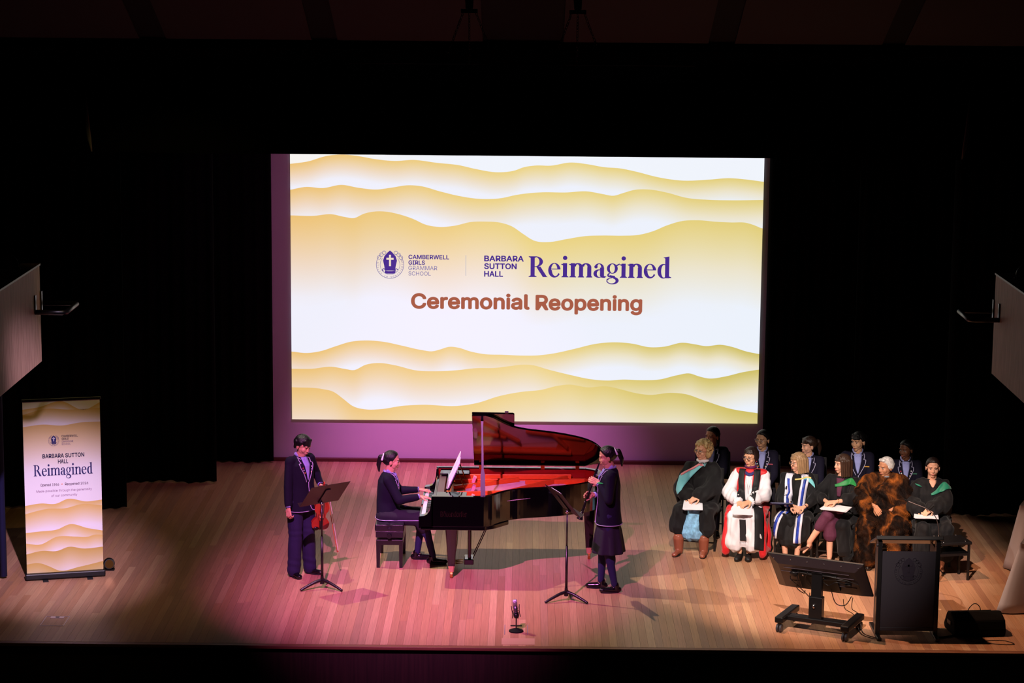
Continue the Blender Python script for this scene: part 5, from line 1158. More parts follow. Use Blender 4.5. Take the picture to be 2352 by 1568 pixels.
Raw().tube([a.lerp(b, t/10)-sd*.006*math.sin(t*PI/10) for t in range(11)], .0042, 6).obj('stick', mat('bow_wood', (190, 96, 60), 0.3), bo, smooth=True)
Raw().tube([a.lerp(b, .04)+sd*.014, b+sd*.012], .0028, 5).obj('hair_ribbon', mat('bow_hair', (224, 200, 190), 0.7), bo)
Raw().box(a.lerp(b, .05)+sd*.008, (.014, .012, .03)).obj('frog', M_eb, bo); Raw().box(b+sd*.006, (.018, .010, .012)).obj('tip', mat('bow_tip', (160, 60, 40), 0.4), bo)
# ================================================================== pianist
p = Person('girl with white-ribboned ponytail in navy blazer seated at the piano', (-1.56, 3.20, 0), 90, 0.985, sit=True, skin_k='light', head_yaw=2, head_pitch=6, lean=.10, seat=.505)
p.J['knR'] = Vector((-.09, -.44, .53)); p.J['anR'] = Vector((-.09, -.55, .085)); p.J['knL'] = Vector((.09, -.42, .53)); p.J['anL'] = Vector((.09, -.36, .085))
p.arm('R', (-.13, -.40, .80), (.05, -1, -.12), (0, .1, -1), .45, (-.5, .3, -.9)); p.arm('L', (.22, -.38, .80), (-.05, -1, -.12), (0, .1, -1), .45, (.5, .3, -.9))
p.build_body(.5).face(brow=(24, 16, 16)).hair('pony', (18, 11, 18), mat('ribbon_white', (225, 220, 235), 0.6))
J = p.J
p.tube_legs('tights', M_tights, .08, .055, .037)
sk = Raw()
for k in 'RL': sk.cap(J['hip'+k], J['kn'+k]+Vector((0, -.02, -.005)), .105, .088)
sk.box((0, -.2, .53), (.2, .42, .12)); sk.cap((-.09, -.40, .50), (-.09, -.44, .42), .085, .075); sk.cap((.09, -.40, .50), (.09, -.42, .42), .085, .075)
p.part('skirt', sk, M_skirt, .011, 3, folds(.004, 30, 3), solid=True)
blazer(p, vlow=1.10); p.shoes(M_shoe)
# ================================================================== clarinet player
p = Person('girl with ribboned ponytail standing and playing a clarinet', (0.93, 2.08, 0), -88, 0.985, skin_k='light', head_yaw=-2, head_pitch=14)
p.J['anR'] += Vector((.01, -.09, 0)); p.J['anL'] += Vector((.0, .05, 0)); p.J['knR'] += Vector((0, -.04, 0)); p.J['head'] += Vector((0, -.015, -.004))
mouth = p.hp(0, -.105, -.06); cd = Vector((.0, -.31, -.95)).normalized()
def cl(t): return mouth+cd*t
p.arm('L', cl(.21)+Vector((.045, .065, .0)), (-.45, -.85, .22), (-.9, .2, -.1), .55, (.7, .5, -.7)); p.arm('R', cl(.38)+Vector((-.045, .065, .0)), (.45, -.85, .22), (.9, .2, -.1), .55, (-.7, .5, -.7))
p.build_body(.5).face(brow=(24, 16, 16), closed=True).hair('pony', (18, 13, 18), mat('ribbon_white', (225, 220, 235), 0.6))
J = p.J; p.tube_legs('tights', M_tights, .085, .056, .037)
sk = Raw(); sk.loft([((0, 0, .44), .205, .185), ((0, 0, .55), .19, .17), ((0, 0, .70), .168, .142), ((0, 0, .78), .145, .115), ((0, 0, .96), .120, .095), ((0, 0, 1.02), .125, .10)], seg=72, wave=lambda i, t: (0.055-0.012*i)*math.copysign(abs(math.sin(t*9))**.6, math.sin(t*9)))
p.part('pleated_skirt', sk, M_skirt, .009, 1, solid=True)
blazer(p, pin=False, pocket=(30, 170, 80), vlow=1.13); p.shoes(M_shoe)
cn = thing('clarinet', 'black clarinet with silver keys held to the standing girl\'s mouth', 'clarinet', p.root.location, -88)
S_ = Matrix.Scale(.985, 4); M_cl = mat('grenadilla', (16, 12, 14), 0.3)
def seg(a, b, r0, r1, n_, m, sm_=True): return Raw().cyl(cl(a), cl(b), r0, r1, 14).xf(S_).obj(n_, m, cn, smooth=False)
seg(-.012, .06, .006, .012, 'mouthpiece', M_cl); seg(.06, .125, .0155, .0155, 'barrel', M_cl); seg(.125, .33, .0125, .0130, 'upper_joint', M_cl); seg(.33, .55, .0130, .0140, 'lower_joint', M_cl)
Raw().loft([(cl(.655), .0, .0), (cl(.55), .015, .015)]) if False else None
bl = Raw(); Rq = cd.to_track_quat('-Z', 'Y').to_matrix(); bl.loft([(cl(.655), .036, .036, Rq), (cl(.645), .034, .034, Rq), (cl(.61), .021, .021, Rq), (cl(.55), .0155, .0155, Rq)], seg=18); bl.xf(S_).obj('bell', M_cl, cn, smooth=True)
for t in (.062, .122, .128, .332, .548, .556, .652): seg(t-.003, t+.003, .0172 if t < .6 else .0372, .0172 if t < .6 else .0372, 'ring', M_chrome)
kx = cd.cross(Vector((1, 0, 0))).normalized()
for i, t in enumerate((.15, .175, .20, .235, .265, .295, .36, .39, .42, .455, .485, .515)):
    o = cl(t)+kx*(-.015 if i % 3 else .015)+Vector((.004*((i % 2)*2-1), 0, 0)); Raw().ell(o, (.008, .004, .009), seg=8, rg=5).xf(S_).obj('key', M_chrome, cn, smooth=True)
for x in (-.013, .013): Raw().tube([cl(.14)+Vector((x, -.006, 0)), cl(.32)+Vector((x, -.006, 0))], .002, 5).xf(S_).obj('key_rod', M_chrome, cn); Raw().tube([cl(.345)+Vector((x, -.006, 0)), cl(.53)+Vector((x, -.006, 0))], .002, 5).xf(S_).obj('key_rod', M_chrome, cn)
# ================================================================== back row of students
M_gown = mat('gown_black', (13, 12, 16), 0.8, spec=0.3, sheen=0.06, bump=0.1, bscale=150)
M_black2 = mat('dress_black', (15, 14, 18), 0.85)
def trousers_or_skirt(p):
    J = p.J; sk = Raw()
    for k in 'RL': sk.cap(J['hip'+k], J['kn'+k], .10, .082)
    sk.box((J['pel'].x, -.2, J['knR'].z+.0), (.18, .40, .12)); p.part('skirt', sk, M_skirt, .014, 3, folds(.004, 28, 5), solid=True)
ST = [('girl in navy blazer seated behind the curly-haired woman, dark hair tied back', (2.27, 4.93, 0), -8, .985, 'light', -34, 4, 'lowpony', (18, 13, 14), None, None),
      ('girl in navy blazer with clear round glasses, seated behind the red-robed woman', (2.86, 4.76, 0), -8, .985, 'asian', -28, 4, 'lowpony', (14, 11, 12), (180, 170, 170), (150, 60, 80)),
      ('girl in navy blazer with brown fringe looking left, seated behind the bobbed woman', (3.40, 4.66, 0), -10, .955, 'fair', -62, 6, 'ponyfringe', (46, 28, 20), None, None),
      ('student in navy blazer with black side-swept fringe, seated behind the green-hooded brunette', (3.98, 4.60, 0), -6, 1.0, 'asian', -38, 6, 'ponyfringe', (12, 10, 11), None, (190, 140, 50)),
      ('student in navy blazer with many badges, seated behind the man in fur', (4.52, 4.42, 0), -4, .965, 'brown', -40, 8, 'lowpony', (14, 10, 10), None, (50, 110, 90))]
for lab, loc, rz, sc, sk_, hy, hp_, hk, hc, gl, pk in ST:
    chair(loc, rz, 'black chair in the back row under the '+{2.27: 'student behind the curly-haired woman', 2.86: 'student with clear glasses', 3.40: 'student with brown fringe', 3.98: 'student with side-swept black fringe', 4.52: 'student behind the man in fur'}[loc[0]], 'back row chairs')
    p = Person(lab, loc, rz, sc, True, sk_, hy, hp_, feet=None, group='students in the back row')
    p.arm('R', (-.07, -.33, .60), (.8, -.5, -.1), (.1, .2, -1), .5, (-.6, .5, -.5)); p.arm('L', (.07, -.35, .615), (-.8, -.4, -.1), (-.1, .2, -1), .5, (.6, .5, -.5))
    p.build_body(.6).face(brow=(30, 20, 18), glasses=gl).hair(hk, hc)
    p.tube_legs('tights', M_tights, .07, .055, .037, top=False, voxel=.014); trousers_or_skirt(p)
    blazer(p, pin=(loc[0] in (4.52, 2.86)), pocket=pk, vlow=1.15); p.shoes(M_shoe, voxel=.009)
# ================================================================== front row
def gown(p, seed=1, open_front=False, m=None, sleeve=.12, lap=True, hem=.30, wide=1.0, name='gown', end=.62, knee_cut=0, amp=.0075, sleeve_end=.12):
    J = p.J; r = Raw(); m = m or M_gown
    r.loft([(J['pel']-UP*.04+Vector((0, -.03, 0)), .20*wide, .16), (J['waist'], .178*wide, .14), (J['chest'], .165*wide, .132), (J['neck']-UP*.06, .14*wide, .10), (J['neck']-UP*.015, .075, .070)], seg=24, power=2.3)
    r.cap(J['shR']-UP*.022, J['shL']-UP*.022, .060, .060)
    for k in 'RL':
        sx = -1 if k == 'R' else 1
        r.cap(J['sh'+k]+Vector((sx*.004, 0, -.026)), J['el'+k], .056*wide, sleeve*.78); r.cap(J['el'+k], J['el'+k].lerp(J['wr'+k], 1-sleeve_end), sleeve*.78, sleeve*.70)
        if sleeve > .09: r.cap(J['el'+k]+UP*.0, J['el'+k]+Vector((sx*.02, .02, -.16)), sleeve*.8, sleeve*.45)
        if lap:
            r.cap(J['hip'+k]+Vector((sx*.02, 0, 0)), J['kn'+k]+Vector((sx*.012, 0, -.005)), .118*wide, .098)
            r.cap(J['kn'+k]+Vector((sx*.012, 0, 0)), J['kn'+k].lerp(J['an'+k], end)+Vector((sx*.03, 0, 0)), .095, .10)
    if lap and not open_front:
        a = (J['knR']+J['knL'])/2; b = (J['anR']+J['anL'])/2; r.cap(a+Vector((0, .05, -.02)), a.lerp(b, end)+Vector((0, .03, 0)), .085, .10, flat=((1, 0, 0), 1.3))
        r.cap((J['hipR']+J['hipL'])/2, a+Vector((0, .03, -.02)), .1, .09)
    return p.part(name, r, m, .0115, 2, folds(amp, 38, seed), solid=True)
def papers(p, c, rz_, tilt, label, m=None, w_=.21, h_=.30, n=3, name='papers', cat='papers', th=.004):
    M_ = Matrix.Translation(p.root.location) @ Matrix.Rotation(p.root.rotation_euler.z, 4, 'Z') @ Matrix.Translation(Vector(c)*p.sc) @ Matrix.Rotation(R(rz_), 4, 'Z') @ Matrix.Rotation(R(tilt), 4, 'X')
    t = thing(name, label, cat)
    for i in range(n):
        Raw().box((.004*i, .003*i, -th*.9*i), (w_, h_, th*.7), rot=(0, 0, 2.5*i)).xf(M_).obj('sheet', m or M_paper, t)
    return t
def hands_lap(p, y=-.30, z=.66, x=0.0, sp=.055):
    p.arm('R', (x-sp-.02, y+.03, z), (.75, -.62, -.25), (.35, .1, -1), .55, (-.7, .4, -.6)); p.arm('L', (x+sp+.02, y, z+.022), (-.75, -.62, -.25), (-.35, .1, -1), .6, (.7, .4, -.6))
def cuff(p, m, r0=.036, r1=.036, l0=.05, l1=.008, name='cuff'):
    J = p.J
    for k in 'RL':
        d = (J['wr'+k]-J['el'+k]).normalized(); p.part(name, Raw().cyl(J['wr'+k]-d*l0, J['wr'+k]-d*l1, r0, r1, seg=14), m, smooth=9)
# --- 1 curly blonde woman
chair((2.09, 4.04, 0), -16, 'black chair under the curly-haired woman at the left end of the front row', 'front row chairs')
p = Person('woman with curly blonde hair and glasses in a black gown and tan ankle boots', (2.09, 4.02, 0), -16, 1.0, True, 'fair', -28, 2, group='front row of guests')
p.J['knR'] = Vector((-.15, -.42, .50)); p.J['anR'] = Vector((-.17, -.46, .085)); p.J['knL'] = Vector((.13, -.42, .50)); p.J['anL'] = Vector((.12, -.43, .085))
hands_lap(p, -.36, .655, -.03); p.build_body().face(brow=(120, 80, 50), glasses=(30, 30, 40), lips=(190, 100, 100), iris=(60, 80, 90)).hair('curly', (190, 160, 112))
p.tube_legs('black_tights', M_black2, .07, .055, .042, top=False)
dr = Raw(); J = p.J; a = (J['knR']+J['knL'])/2
dr.cap(a+Vector((0, .02, -.01)), a+Vector((0, -.02, -.24)), .085, .10, flat=((1, 0, 0), 1.35)); dr.box(a+Vector((0, .1, -.12)), (.30, .24, .32), rot=(8, 0, 0))
M_blue = mat('dress_pale_blue', (118, 170, 206), 0.8, noise=0.35, nscale=30)
p.part('dress', dr, M_blue, .010, 2, folds(.008, 46, 9), solid=True)
gown(p, 11, open_front=True, sleeve=.135, end=.44, wide=1.05)
p.shoes(mat('tan_boot_leather', (140, 78, 58), 0.35, spec=0.5), 'boot'); p.seal(); nk = J['neck']
c = Raw(); c.tube([nk+Vector((.060*math.cos(t*PI/9), -.006+.064*math.sin(-t*PI/9), .004)) for t in range(0, 18)], .018, 7, closed=True); c.ell(nk+Vector((0, -.06, -.03)), (.045, .02, .035)); p.part('white_collar', c, M_white, .006, 1)
M_hb = mat('hood_pale_blue_silk', (112, 190, 204), 0.55, sheen=0.3); M_hp = mat('hood_pink_edge', (220, 130, 140), 0.5)
z = lambda q: q-p.dz
p.ribbon('hood', [(.055, -.12, z(1.40)), (-.02, -.14, z(1.34)), (-.09, -.14, z(1.285)), (-.155, -.12, z(1.235)), (-.205, -.08, z(1.17)), (-.235, -.02, z(1.07))], [.014, .020, .034, .056, .070, .025], M_hb, off=.032, nc=6, side=(-.5, 0, .85))
p.ribbon('hood_edge', [(.04, -.12, z(1.408)), (-.03, -.14, z(1.362)), (-.10, -.14, z(1.315)), (-.165, -.12, z(1.28)), (-.222, -.08, z(1.245))], .010, M_hp, off=.038, nc=2, side=(-.5, 0, .85))
papers(p, (-.02, -.43, .605), 8, 14, 'white order of service under the curly-haired woman\'s hands')
# --- 2 red and white robes
chair((2.63, 3.84, 0), -13, 'black chair under the woman in red and white robes', 'front row chairs')
p = Person('dark-haired woman with glasses in red and white church robes with a long black scarf', (2.63, 3.82, 0), -13, .98, True, 'light', -24, 4, group='front row of guests')
p.J['knR'] = Vector((-.12, -.42, .50)); p.J['anR'] = Vector((-.05, -.40, .085)); p.J['knL'] = Vector((.12, -.42, .50)); p.J['anL'] = Vector((.05, -.38, .085))
hands_lap(p, -.35, .665, -.02); p.build_body().face(brow=(40, 26, 22), glasses=(34, 28, 34), lips=(190, 90, 90)).hair('short', (34, 20, 18))
J = p.J; M_red = mat('robe_scarlet', (206, 12, 26), 0.6, sheen=0.2); M_scarf = mat('black_scarf', (14, 13, 20), 0.7)
ck = Raw()
for k in 'RL':
    sx = -1 if k == 'R' else 1; ck.cap(J['hip'+k], J['kn'+k], .12, .095); ck.cap(J['kn'+k]+Vector((0, 0, .0)), Vector((sx*.11, -.43, .19)), .092, .105)
ck.box((0, -.42, .34), (.26, .13, .36)); ck.box((0, -.2, .53), (.2, .4, .14)); ck.box((0, -.30, .30), (.30, .26, .30))
p.part('white_rochet', ck, M_white, .0115, 2, folds(.006, 44, 21), solid=True)
tr = Raw()
tr.loft([(J['pel']+Vector((0, -.02, -.04)), .19, .155), (J['waist'], .175, .145), (J['chest'], .18, .145), (J['neck']-UP*.06, .135, .10), (J['neck']-UP*.015, .074, .068)], seg=24, power=2.3); tr.cap(J['shR']-UP*.02, J['shL']-UP*.02, .058, .058)
p.part('red_chimere', tr, M_red, .011, 2, folds(.004, 30, 5), solid=True)
for k in 'RL':
    sx = -1 if k == 'R' else 1; sl = Raw(); w_ = J['wr'+k]; e = J['el'+k]; d = (w_-e).normalized()
    sl.cap(J['sh'+k]+Vector((sx*.018, .0, -.035)), e+Vector((sx*.015, .01, 0)), .056, .086); sl.cap(e+Vector((sx*.012, 0, 0)), e.lerp(w_, .66), .090, .078); sl.cap(e.lerp(w_, .62), w_-d*.05, .085, .045)
    p.part('white_sleeve', sl, M_white, .0095, 2, folds(.006, 46, 31+sx), solid=True)
    p.part('red_cuff', Raw().cyl(w_-d*.062, w_-d*.030, .050, .046, seg=16), M_red, smooth=9)
    p.part('cuff_frill', Raw().loft([(w_-d*.034, .050, .050, d.to_track_quat('Z', 'Y').to_matrix()), (w_+d*.012, .058, .058, d.to_track_quat('Z', 'Y').to_matrix())], seg=36, wave=lambda i, t: .10*math.sin(t*12)), M_white, smooth=9)
for sx in (-1, 1):
    sk = Raw(); a = Vector((sx*.20, -.22, .55)); sk.cap(Vector((sx*.19, .02, .56)), Vector((sx*.21, -.36, .52)), .05, .045); sk.cap(Vector((sx*.21, -.36, .50)), Vector((sx*.215, -.42, .12)), .042, .055); sk.cap(Vector((sx*.20, -.05, .48)), Vector((sx*.24, -.20, .10)), .05, .06); sk.cap(Vector((sx*.24, -.2, .10)), Vector((sx*.22, -.42, .09)), .05, .05)
    sk.box((sx*.21, -.26, .30), (.05, .30, .40)); p.part('red_skirt_panel', sk, M_red, .010, 2, folds(.006, 36, 8+sx), solid=True)
p.shoes(mat('black_suede', (12, 10, 12), 0.6)); p.seal(); z = lambda q: q-p.dz
p.part('purple_collar', Raw().tube([J['neck']+Vector((.057*math.cos(t*PI/9), -.004+.062*math.sin(t*PI/9), .008)) for t in range(18)], .016, 7, closed=True), mat('clerical_purple', (96, 20, 84), 0.7), smooth=9)
for sx in (-1, 1):
    pth = [(sx*.085, -.05, z(1.405)), (sx*.092, -.16, z(1.30)), (sx*.082, -.18, z(1.18)), (sx*.070, -.19, z(1.06)), (sx*.060, -.21, z(.985))]
    p.ribbon('black_scarf', pth, .036, M_scarf, off=.018, side=(1, 0, 0), nc=3)
    p.ribbon('white_front', [(sx*.02, -.16, z(1.31)), (sx*.02, -.18, z(1.18)), (sx*.018, -.2, z(1.03))], .022, M_white, off=.008, side=(1, 0, 0))
p.ribbon('blue_yoke', [(-.05, -.16, z(1.345)), (0, -.16, z(1.325)), (.05, -.16, z(1.345))], .018, mat('yoke_blue', (30, 34, 100), 0.7), off=.012, side=(0, 0, 1))
p.ribbon('scarf_end', [(-.015, -.50, .50), (-.01, -.52, .42), (-.005, -.52, .34), (.0, -.53, .25)], .037, M_scarf, off=.012, side=(1, 0, 0), d=(0, 1, -.15))
p.ribbon('scarf_end', [(.14, -.34, .64), (.17, -.44, .56), (.185, -.52, .44), (.19, -.53, .30), (.19, -.53, .16)], .055, M_scarf, off=.014, side=(1, 0, 0), d=(-.1, 1, -.4))
r = Raw()
for i in range(9): r.cap((-.034+.0085*i, -.545, .245), (-.034+.0085*i, -.548, .225), .0022, .001, seg=5)
p.part('scarf_fringe', r, M_scarf)
p.piping('necklace_chain', [(-.03, -.16, z(1.30)), (-.01, -.17, z(1.18)), (0, -.19, z(1.10)), (.01, -.17, z(1.18)), (.03, -.16, z(1.30))], M_chrome, r=.0018, off=.012)
papers(p, (-.03, -.42, .615), 4, 16, 'white papers on the lap of the woman in red and white robes')
# --- 3 bobbed woman with blue and white stole
chair((3.17, 3.76, 0), -14, 'black chair under the woman with the blue and white stole', 'front row chairs')
p = Person('woman with a fair bob and glasses in black with a blue and white stole', (3.17, 3.74, 0), -14, .955, True, 'fair', -52, 6, group='front row of guests')
p.J['knR'] = Vector((-.12, -.42, .49)); p.J['anR'] = Vector((-.07, -.42, .085)); p.J['knL'] = Vector((.11, -.42, .49)); p.J['anL'] = Vector((.07, -.44, .085))
p.arm('R', (-.02, -.34, .665), (.7, -.65, -.1), (.4, .2, -1), .45, (-.8, .2, -.5)); p.arm('L', (.13, -.35, .66), (-.8, -.55, -.1), (-.35, .1, -1), .6, (.8, .3, -.5))
p.build_body().face(brow=(110, 76, 50), glasses=(40, 30, 34), lips=(196, 96, 96)).hair('bob', (158, 126, 92))
J = p.J
gown(p, 23, sleeve=.10, sleeve_end=.50, end=.38, wide=1.03)
sk = Raw(); sk.cap(Vector((0, -.40, .40)), Vector((0, -.42, .27)), .10, .11, flat=((1, 0, 0), 1.4)); p.part('black_dress_hem', sk, M_black2, .012, 2, folds(.007, 40, 4), solid=True)
p.shoes(mat('navy_shoe', (20, 20, 40), 0.4), 'heel'); p.seal(); z = lambda q: q-p.dz
M_st = mat('stole_white', (222, 220, 236), 0.6); M_sb = mat('stole_blue', (36, 62, 168), 0.5, noise=0.5, nscale=22); M_navy = mat('navy_folder', (34, 38, 92), 0.45)
for sx in (-1, 1):
    pa = [(sx*.075, -.03, z(1.415)), (sx*.10, -.14, z(1.33)), (sx*.085, -.18, z(1.20)), (sx*.070, -.2, z(1.05)), (sx*.068, -.24, z(.96))]
    p.ribbon('stole', pa, .042, M_st, off=.020, side=(1, 0, 0), nc=4); p.ribbon('stole_stripe', pa[1:], .0155, M_sb, off=.028, side=(1, 0, 0), nc=2)
for pa in ([(-.12, -.40, .62), (-.17, -.50, .52), (-.20, -.53, .42), (-.215, -.53, .30)], [(.085, -.40, .62), (.09, -.52, .54), (.08, -.54, .40), (.075, -.55, .26)]):
    p.ribbon('stole_end', pa, .044, M_st, off=.016, side=(1, 0, 0), nc=4, d=(0, 1, -.35)); p.ribbon('stole_stripe', pa, .017, M_sb, off=.022, side=(1, 0, 0), nc=2, d=(0, 1, -.35))
p.ribbon('hood', [(.075, -.14, z(1.345)), (.13, -.13, z(1.33)), (.19, -.08, z(1.30)), (.225, -.02, z(1.26))], [.016, .022, .030, .012], mat('hood_aqua', (120, 200, 206), 0.4), off=.020, side=(-.2, 0, 1))
p.ribbon('hood_trim', [(-.02, -.15, z(1.325)), (.05, -.15, z(1.335)), (.12, -.13, z(1.352)), (.17, -.09, z(1.345))], .008, mat('hood_yellow', (220, 200, 120), 0.5), off=.022, nc=2, side=(-.2, 0, 1))
papers(p, (-.14, -.40, .70), 10, -18, 'dark blue folder held on the lap of the bobbed woman with the stole', M_navy, .25, .22, 2, 'folder', 'folder', .008)
p.part('watch', Raw().cyl(J['wrL']-(J['wrL']-J['elL']).normalized()*.02, J['wrL']-(J['wrL']-J['elL']).normalized()*.008, .0285, .0285), M_chrome)
# --- 4 brunette with green hood, legs crossed
chair((3.66, 3.62, 0), -20, 'black chair under the brunette with the bright green hood', 'front row chairs')
p = Person('brunette woman with crossed legs in a black gown, bright green hood and plum dress', (3.66, 3.60, 0), -20, .965, True, 'fair', -50, 2, group='front row of guests')
p.J['knR'] = Vector((-.16, -.40, .59)); p.J['anR'] = Vector((-.30, -.50, .24)); p.J['toeR'] = Vector((-.5, -.7, -.55)).normalized(); p.J['knL'] = Vector((-.03, -.42, .50)); p.J['anL'] = Vector((-.03, -.42, .09))
p.J['knR'] = Vector((-.06, -.46, .60)); p.J['anR'] = Vector((-.26, -.50, .27))
p.arm('R', (-.10, -.32, .735), (.5, -.8, -.15), (.3, .2, -1), .5, (-.8, .4, -.4)); p.arm('L', (.02, -.36, .755), (-.85, -.45, -.1), (-.3, .1, -1), .55, (.8, .3, -.3))
p.build_body().face(brow=(70, 44, 30), lips=(200, 90, 96)).hair('long', (62, 42, 32))
J = p.J; r = Raw()
r.cap(J['hipR'], J['knR'], .095, .080); r.cap(J['hipL'], J['knL'], .095, .080); r.cap(J['knR'], J['knR'].lerp(J['anR'], .42), .076, .066); r.cap(J['knL'], J['knL'].lerp(J['anL'], .35), .076, .085)
p.part('plum_dress', r, mat('dress_plum', (86, 34, 62), 0.8, noise=0.1, nscale=60), .011, 2, folds(.003, 36, 3), solid=True)
gown(p, 37, lap=False, sleeve=.105, sleeve_end=.48, wide=1.02)
g = Raw(); g.cap(J['hipL']+Vector((.06, 0, 0)), J['knL']+Vector((.13, .02, -.02)), .105, .085); g.cap(J['knL']+Vector((.13, .02, -.02)), Vector((.14, -.40, .18)), .07, .085); g.cap(Vector((.16, -.1, .50)), Vector((.20, -.16, .16)), .08, .08); g.box((.16, -.24, .34), (.07, .30, .36)); g.cap(Vector((.2, -.18, .12)), Vector((.17, -.38, .10)), .06, .06)
p.part('gown_skirt', g, M_gown, .0115, 2, folds(.007, 34, 6), solid=True)
g = Raw(); g.cap(J['hipR']+Vector((-.09, 0, .0)), Vector((-.22, -.30, .50)), .06, .04); g.cap(Vector((-.22, -.28, .48)), Vector((-.25, -.24, .26)), .045, .05); p.part('gown_skirt', g, M_gown, .011, 2, folds(.006, 34, 8), solid=True)
p.shoes(mat('bronze_heel', (96, 64, 56), 0.25, metal=0.3), 'heel'); p.seal(); z = lambda q: q-p.dz
M_gr = mat('hood_green_silk', (10, 132, 58), 0.55, sheen=0.3)
p.ribbon('plum_front', [(0, -.14, z(1.36)), (0, -.16, z(1.28)), (0, -.18, z(1.15))], [.05, .034, .02], _M['dress_plum'], off=.010, side=(1, 0, 0))
p.ribbon('hood', [(-.055, -.15, z(1.275)), (.0, -.15, z(1.29)), (.07, -.14, z(1.315)), (.14, -.10, z(1.335)), (.20, -.04, z(1.30))], [.012, .020, .032, .034, .010], M_gr, off=.018, side=(-.3, 0, 1), nc=5)
p.part('bracelet', Raw().tube([J['wrL']-(J['wrL']-J['elL']).normalized()*.03+Vector((0, .028*math.cos(t*PI/6), .028*math.sin(t*PI/6))) for t in range(12)], .004, 5, closed=True), M_brass, smooth=9)
papers(p, (.03, -.44, .70), -12, 4, 'white papers on the crossed knees of the brunette with the green hood', None, .30, .21)
# --- 5 man in fur cloak
chair((4.14, 3.50, 0), -10, 'black chair under the man in the fur cloak', 'front row chairs')
p = Person('white-haired man wrapped in a long brown possum fur cloak', (4.14, 3.48, 0), -10, .97, True, 'tan', -48, 10, lean=.06, group='front row of guests')
p.J['knR'] = Vector((-.14, -.40, .50)); p.J['anR'] = Vector((-.14, -.40, .085)); p.J['knL'] = Vector((.14, -.40, .50)); p.J['anL'] = Vector((.14, -.40, .085))
p.arm('R', (-.10, -.33, .72), (.5, -.6, -.6), (.6, .2, -.6), .7, (-.8, .3, -.3)); p.arm('L', (.06, -.30, .66), (-.5, -.6, -.5), (-.6, .1, -.6), .6, (.8, .3, -.3))
p.build_body().face(brow=(150, 145, 140), lips=(170, 96, 84)).hair('man', (196, 192, 190))
p.part('shirt_collar', Raw().tube([p.J['neck']+Vector((.058*math.cos(t*PI/9), -.006+.062*math.sin(t*PI/9), .004)) for t in range(18)], .016, 7, closed=True), mat('collar_grey', (120, 130, 140), 0.7), smooth=9)
J = p.J; fu = Raw()
fu.loft([(J['pel']+Vector((0, -.05, -.05)), .27, .22), (J['waist']+Vector((0, -.04, 0)), .265, .21), (J['chest']+Vector((0, -.02, 0)), .25, .18), (J['neck']-UP*.07, .19, .13), (J['neck']-UP*.02, .095, .085)], seg=26)
fu.cap(J['shR'], J['shL'], .10, .10)
for k in 'RL':
    sx = -1 if k == 'R' else 1
    fu.cap(J['sh'+k]+Vector((sx*.03, 0, -.02)), J['el'+k]+Vector((sx*.02, 0, 0)), .10, .13); fu.cap(J['el'+k]+Vector((sx*.02, 0, 0)), J['wr'+k]+Vector((sx*.12, .05, -.02)), .13, .10)
    fu.cap(J['hip'+k], J['kn'+k]+Vector((sx*.04, -.02, .0)), .15, .13); fu.cap(J['kn'+k]+Vector((sx*.04, -.02, 0)), Vector((sx*.17, -.46, .13)), .125, .115); fu.cap(J['hip'+k]+Vector((sx*.14, -.05, -.05)), Vector((sx*.24, -.28, .12)), .12, .10)
fu.cap((.02, -.34, .62), (.02, -.46, .42), .09, .06)
def fur_mat():
    m = bpy.data.materials.new('possum_fur'); m.use_nodes = True; n = m.node_tree.nodes; l = m.node_tree.links; b = n['Principled BSDF']
    tc = n.new('ShaderNodeTexCoord'); mp = n.new('ShaderNodeMapping'); mp.inputs['Scale'].default_value = (1, 1, 0.55); l.new(tc.outputs['Object'], mp.inputs[0])
    t = n.new('ShaderNodeTexNoise'); t.inputs['Scale'].default_value = 6.5; t.inputs['Detail'].default_value = 3; t.inputs['Distortion'].default_value = 0.7; l.new(mp.outputs[0], t.inputs[0])
    r = n.new('ShaderNodeValToRGB'); l.new(t.outputs[0], r.inputs[0]); e = r.color_ramp.elements
    e[0].position = .38; e[0].color = (*s2l((18, 11, 9)), 1); e[1].position = .69; e[1].color = (*s2l((156, 86, 34)), 1); q = e.new(.49); q.color = (*s2l((42, 25, 16)), 1); q = e.new(.58); q.color = (*s2l((104, 58, 26)), 1)
    l.new(r.outputs[0], b.inputs['Base Color']); b.inputs['Roughness'].default_value = .7; b.inputs['Specular IOR Level'].default_value = .06
    return m
M_fur = fur_mat()
def fdisp(V, N):
    x, y, z = V[:, 0], V[:, 1], V[:, 2]; return (.010*np.sin(26*x+9*np.sin(7*z)+3)*np.sin(15*z+5*x)+.008*np.sin(44*y+22*x+5*np.sin(9*z))+.004*np.sin(90*z+60*x)).astype('f')
cl_ = p.part('fur_cloak', fu, M_fur, .012, 2, fdisp, solid=True)
rs = random.Random(11); me = cl_.data; V = []; F = []
for f in rs.sample(list(me.polygons), min(15000, len(me.polygons))):
    c = Vector(f.center); n_ = Vector(f.normal); L = rs.uniform(.014, .030); d = (n_*.55+Vector((rs.uniform(-.4, .4), rs.uniform(-.3, .2), -.85))).normalized()
    u = n_.cross(d); u = (u.normalized() if u.length > 1e-4 else n_.orthogonal())*.0022; k = len(V)
    V += [c-u, c+u, c+n_*.003, c+d*L+n_*.004]; F += [(k, k+1, k+3), (k+1, k+2, k+3), (k+2, k, k+3)]
tag(mesh_obj('fur_tufts', V, F, M_fur, p.root), kind='stuff')
p.shoes(M_shoe)
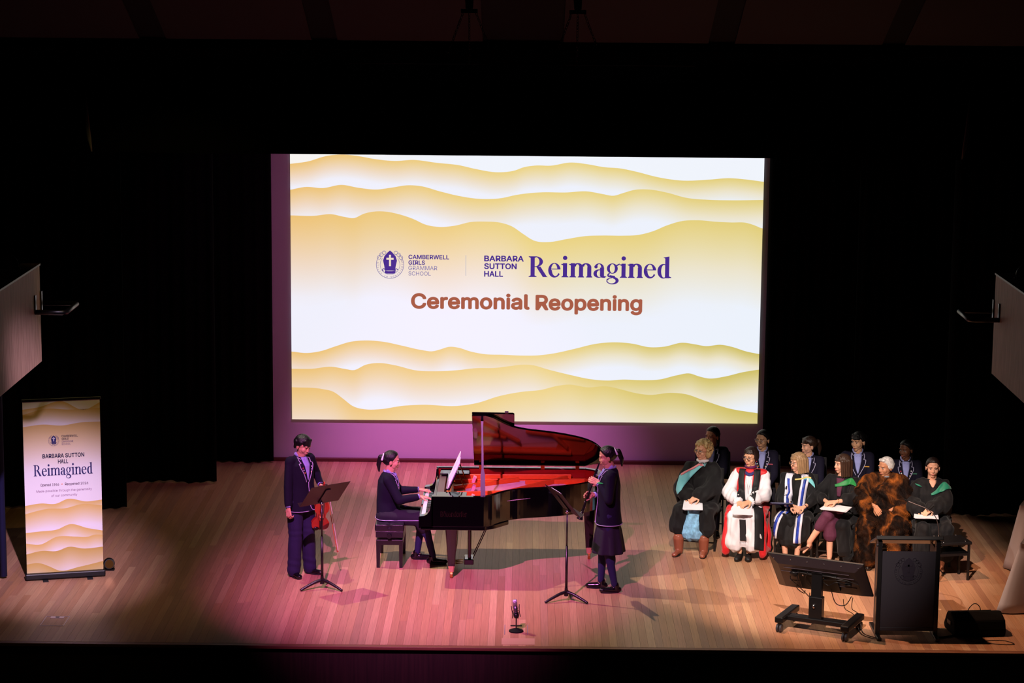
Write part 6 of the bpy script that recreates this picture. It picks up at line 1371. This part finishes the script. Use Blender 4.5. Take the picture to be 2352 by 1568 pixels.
# --- 6 woman with pale green hood behind the lectern
chair((4.66, 3.42, 0), -4, 'black chair under the dark-haired woman behind the lectern', 'front row chairs')
p = Person('dark-haired woman with hair drawn back in a black gown and teal hood, behind the lectern', (4.66, 3.40, 0), -4, .975, True, 'fair', -2, 6, group='front row of guests')
p.J['knR'] = Vector((-.11, -.42, .50)); p.J['knL'] = Vector((.11, -.42, .50)); hands_lap(p, -.34, .70, -.10); p.build_body().face(brow=(56, 34, 28), lips=(190, 100, 96)).hair('bun', (30, 18, 17))
J = p.J; gown(p, 51, sleeve=.14, end=.70, wide=1.08); p.shoes(M_shoe, 'heel'); p.seal(); z = lambda q: q-p.dz
p.ribbon('bare_neckline', [(0, -.12, z(1.385)), (0, -.14, z(1.345)), (0, -.15, z(1.30))], [.045, .035, .006], skin('fair'), off=.008, side=(1, 0, 0))
M_te = mat('hood_teal_silk', (20, 130, 100), 0.55, sheen=0.3)
p.ribbon('hood', [(-.02, -.15, z(1.225)), (.04, -.15, z(1.255)), (.10, -.14, z(1.30)), (.16, -.10, z(1.325)), (.225, -.03, z(1.28))], [.010, .020, .036, .038, .008], M_te, off=.018, side=(-.45, 0, 1), nc=5)
p.ribbon('hood', [(-.20, -.08, z(1.33)), (-.16, -.12, z(1.315)), (-.13, -.14, z(1.30))], [.003, .008, .004], M_te, off=.014, side=(.2, 0, 1), nc=2)
papers(p, (-.10, -.40, .655), -8, 4, 'white papers on the lap of the dark-haired woman behind the lectern', None, .26, .20)
tag(Raw().cap(*[(Matrix.Translation(p.root.location) @ Matrix.Rotation(R(-4), 4, 'Z')) @ Vector(q) for q in ((-.09, -.42, .70), (-.03, -.46, .80))], .0045, .0035, seg=8).obj('pen', M_blackplastic, smooth=True), 'dark pen held upright by the woman behind the lectern', 'pen')
# empty chair beside the lectern
st_ = thing('stool', 'low black backless stool on the floor just right of the lectern', 'stool', (4.76, 2.72, 0), 12)
Raw().box((0, 0, .43), (.40, .32, .035)).obj('seat', M_blackplastic, st_, bevel=.008)
Raw().box((0, 0, .30), (.36, .28, .03)).obj('shelf', M_blackmetal, st_)
for sx in (-1, 1):
    for sy in (-1, 1): Raw().box((sx*.175, sy*.13, .206), (.024, .024, .412)).obj('leg', M_blackmetal, st_); Raw().ell((sx*.13, sy*.14, .452), (.010, .010, .006)).obj('bolt', M_chrome, st_, smooth=True)
bpy.data.scenes.remove(TMP)
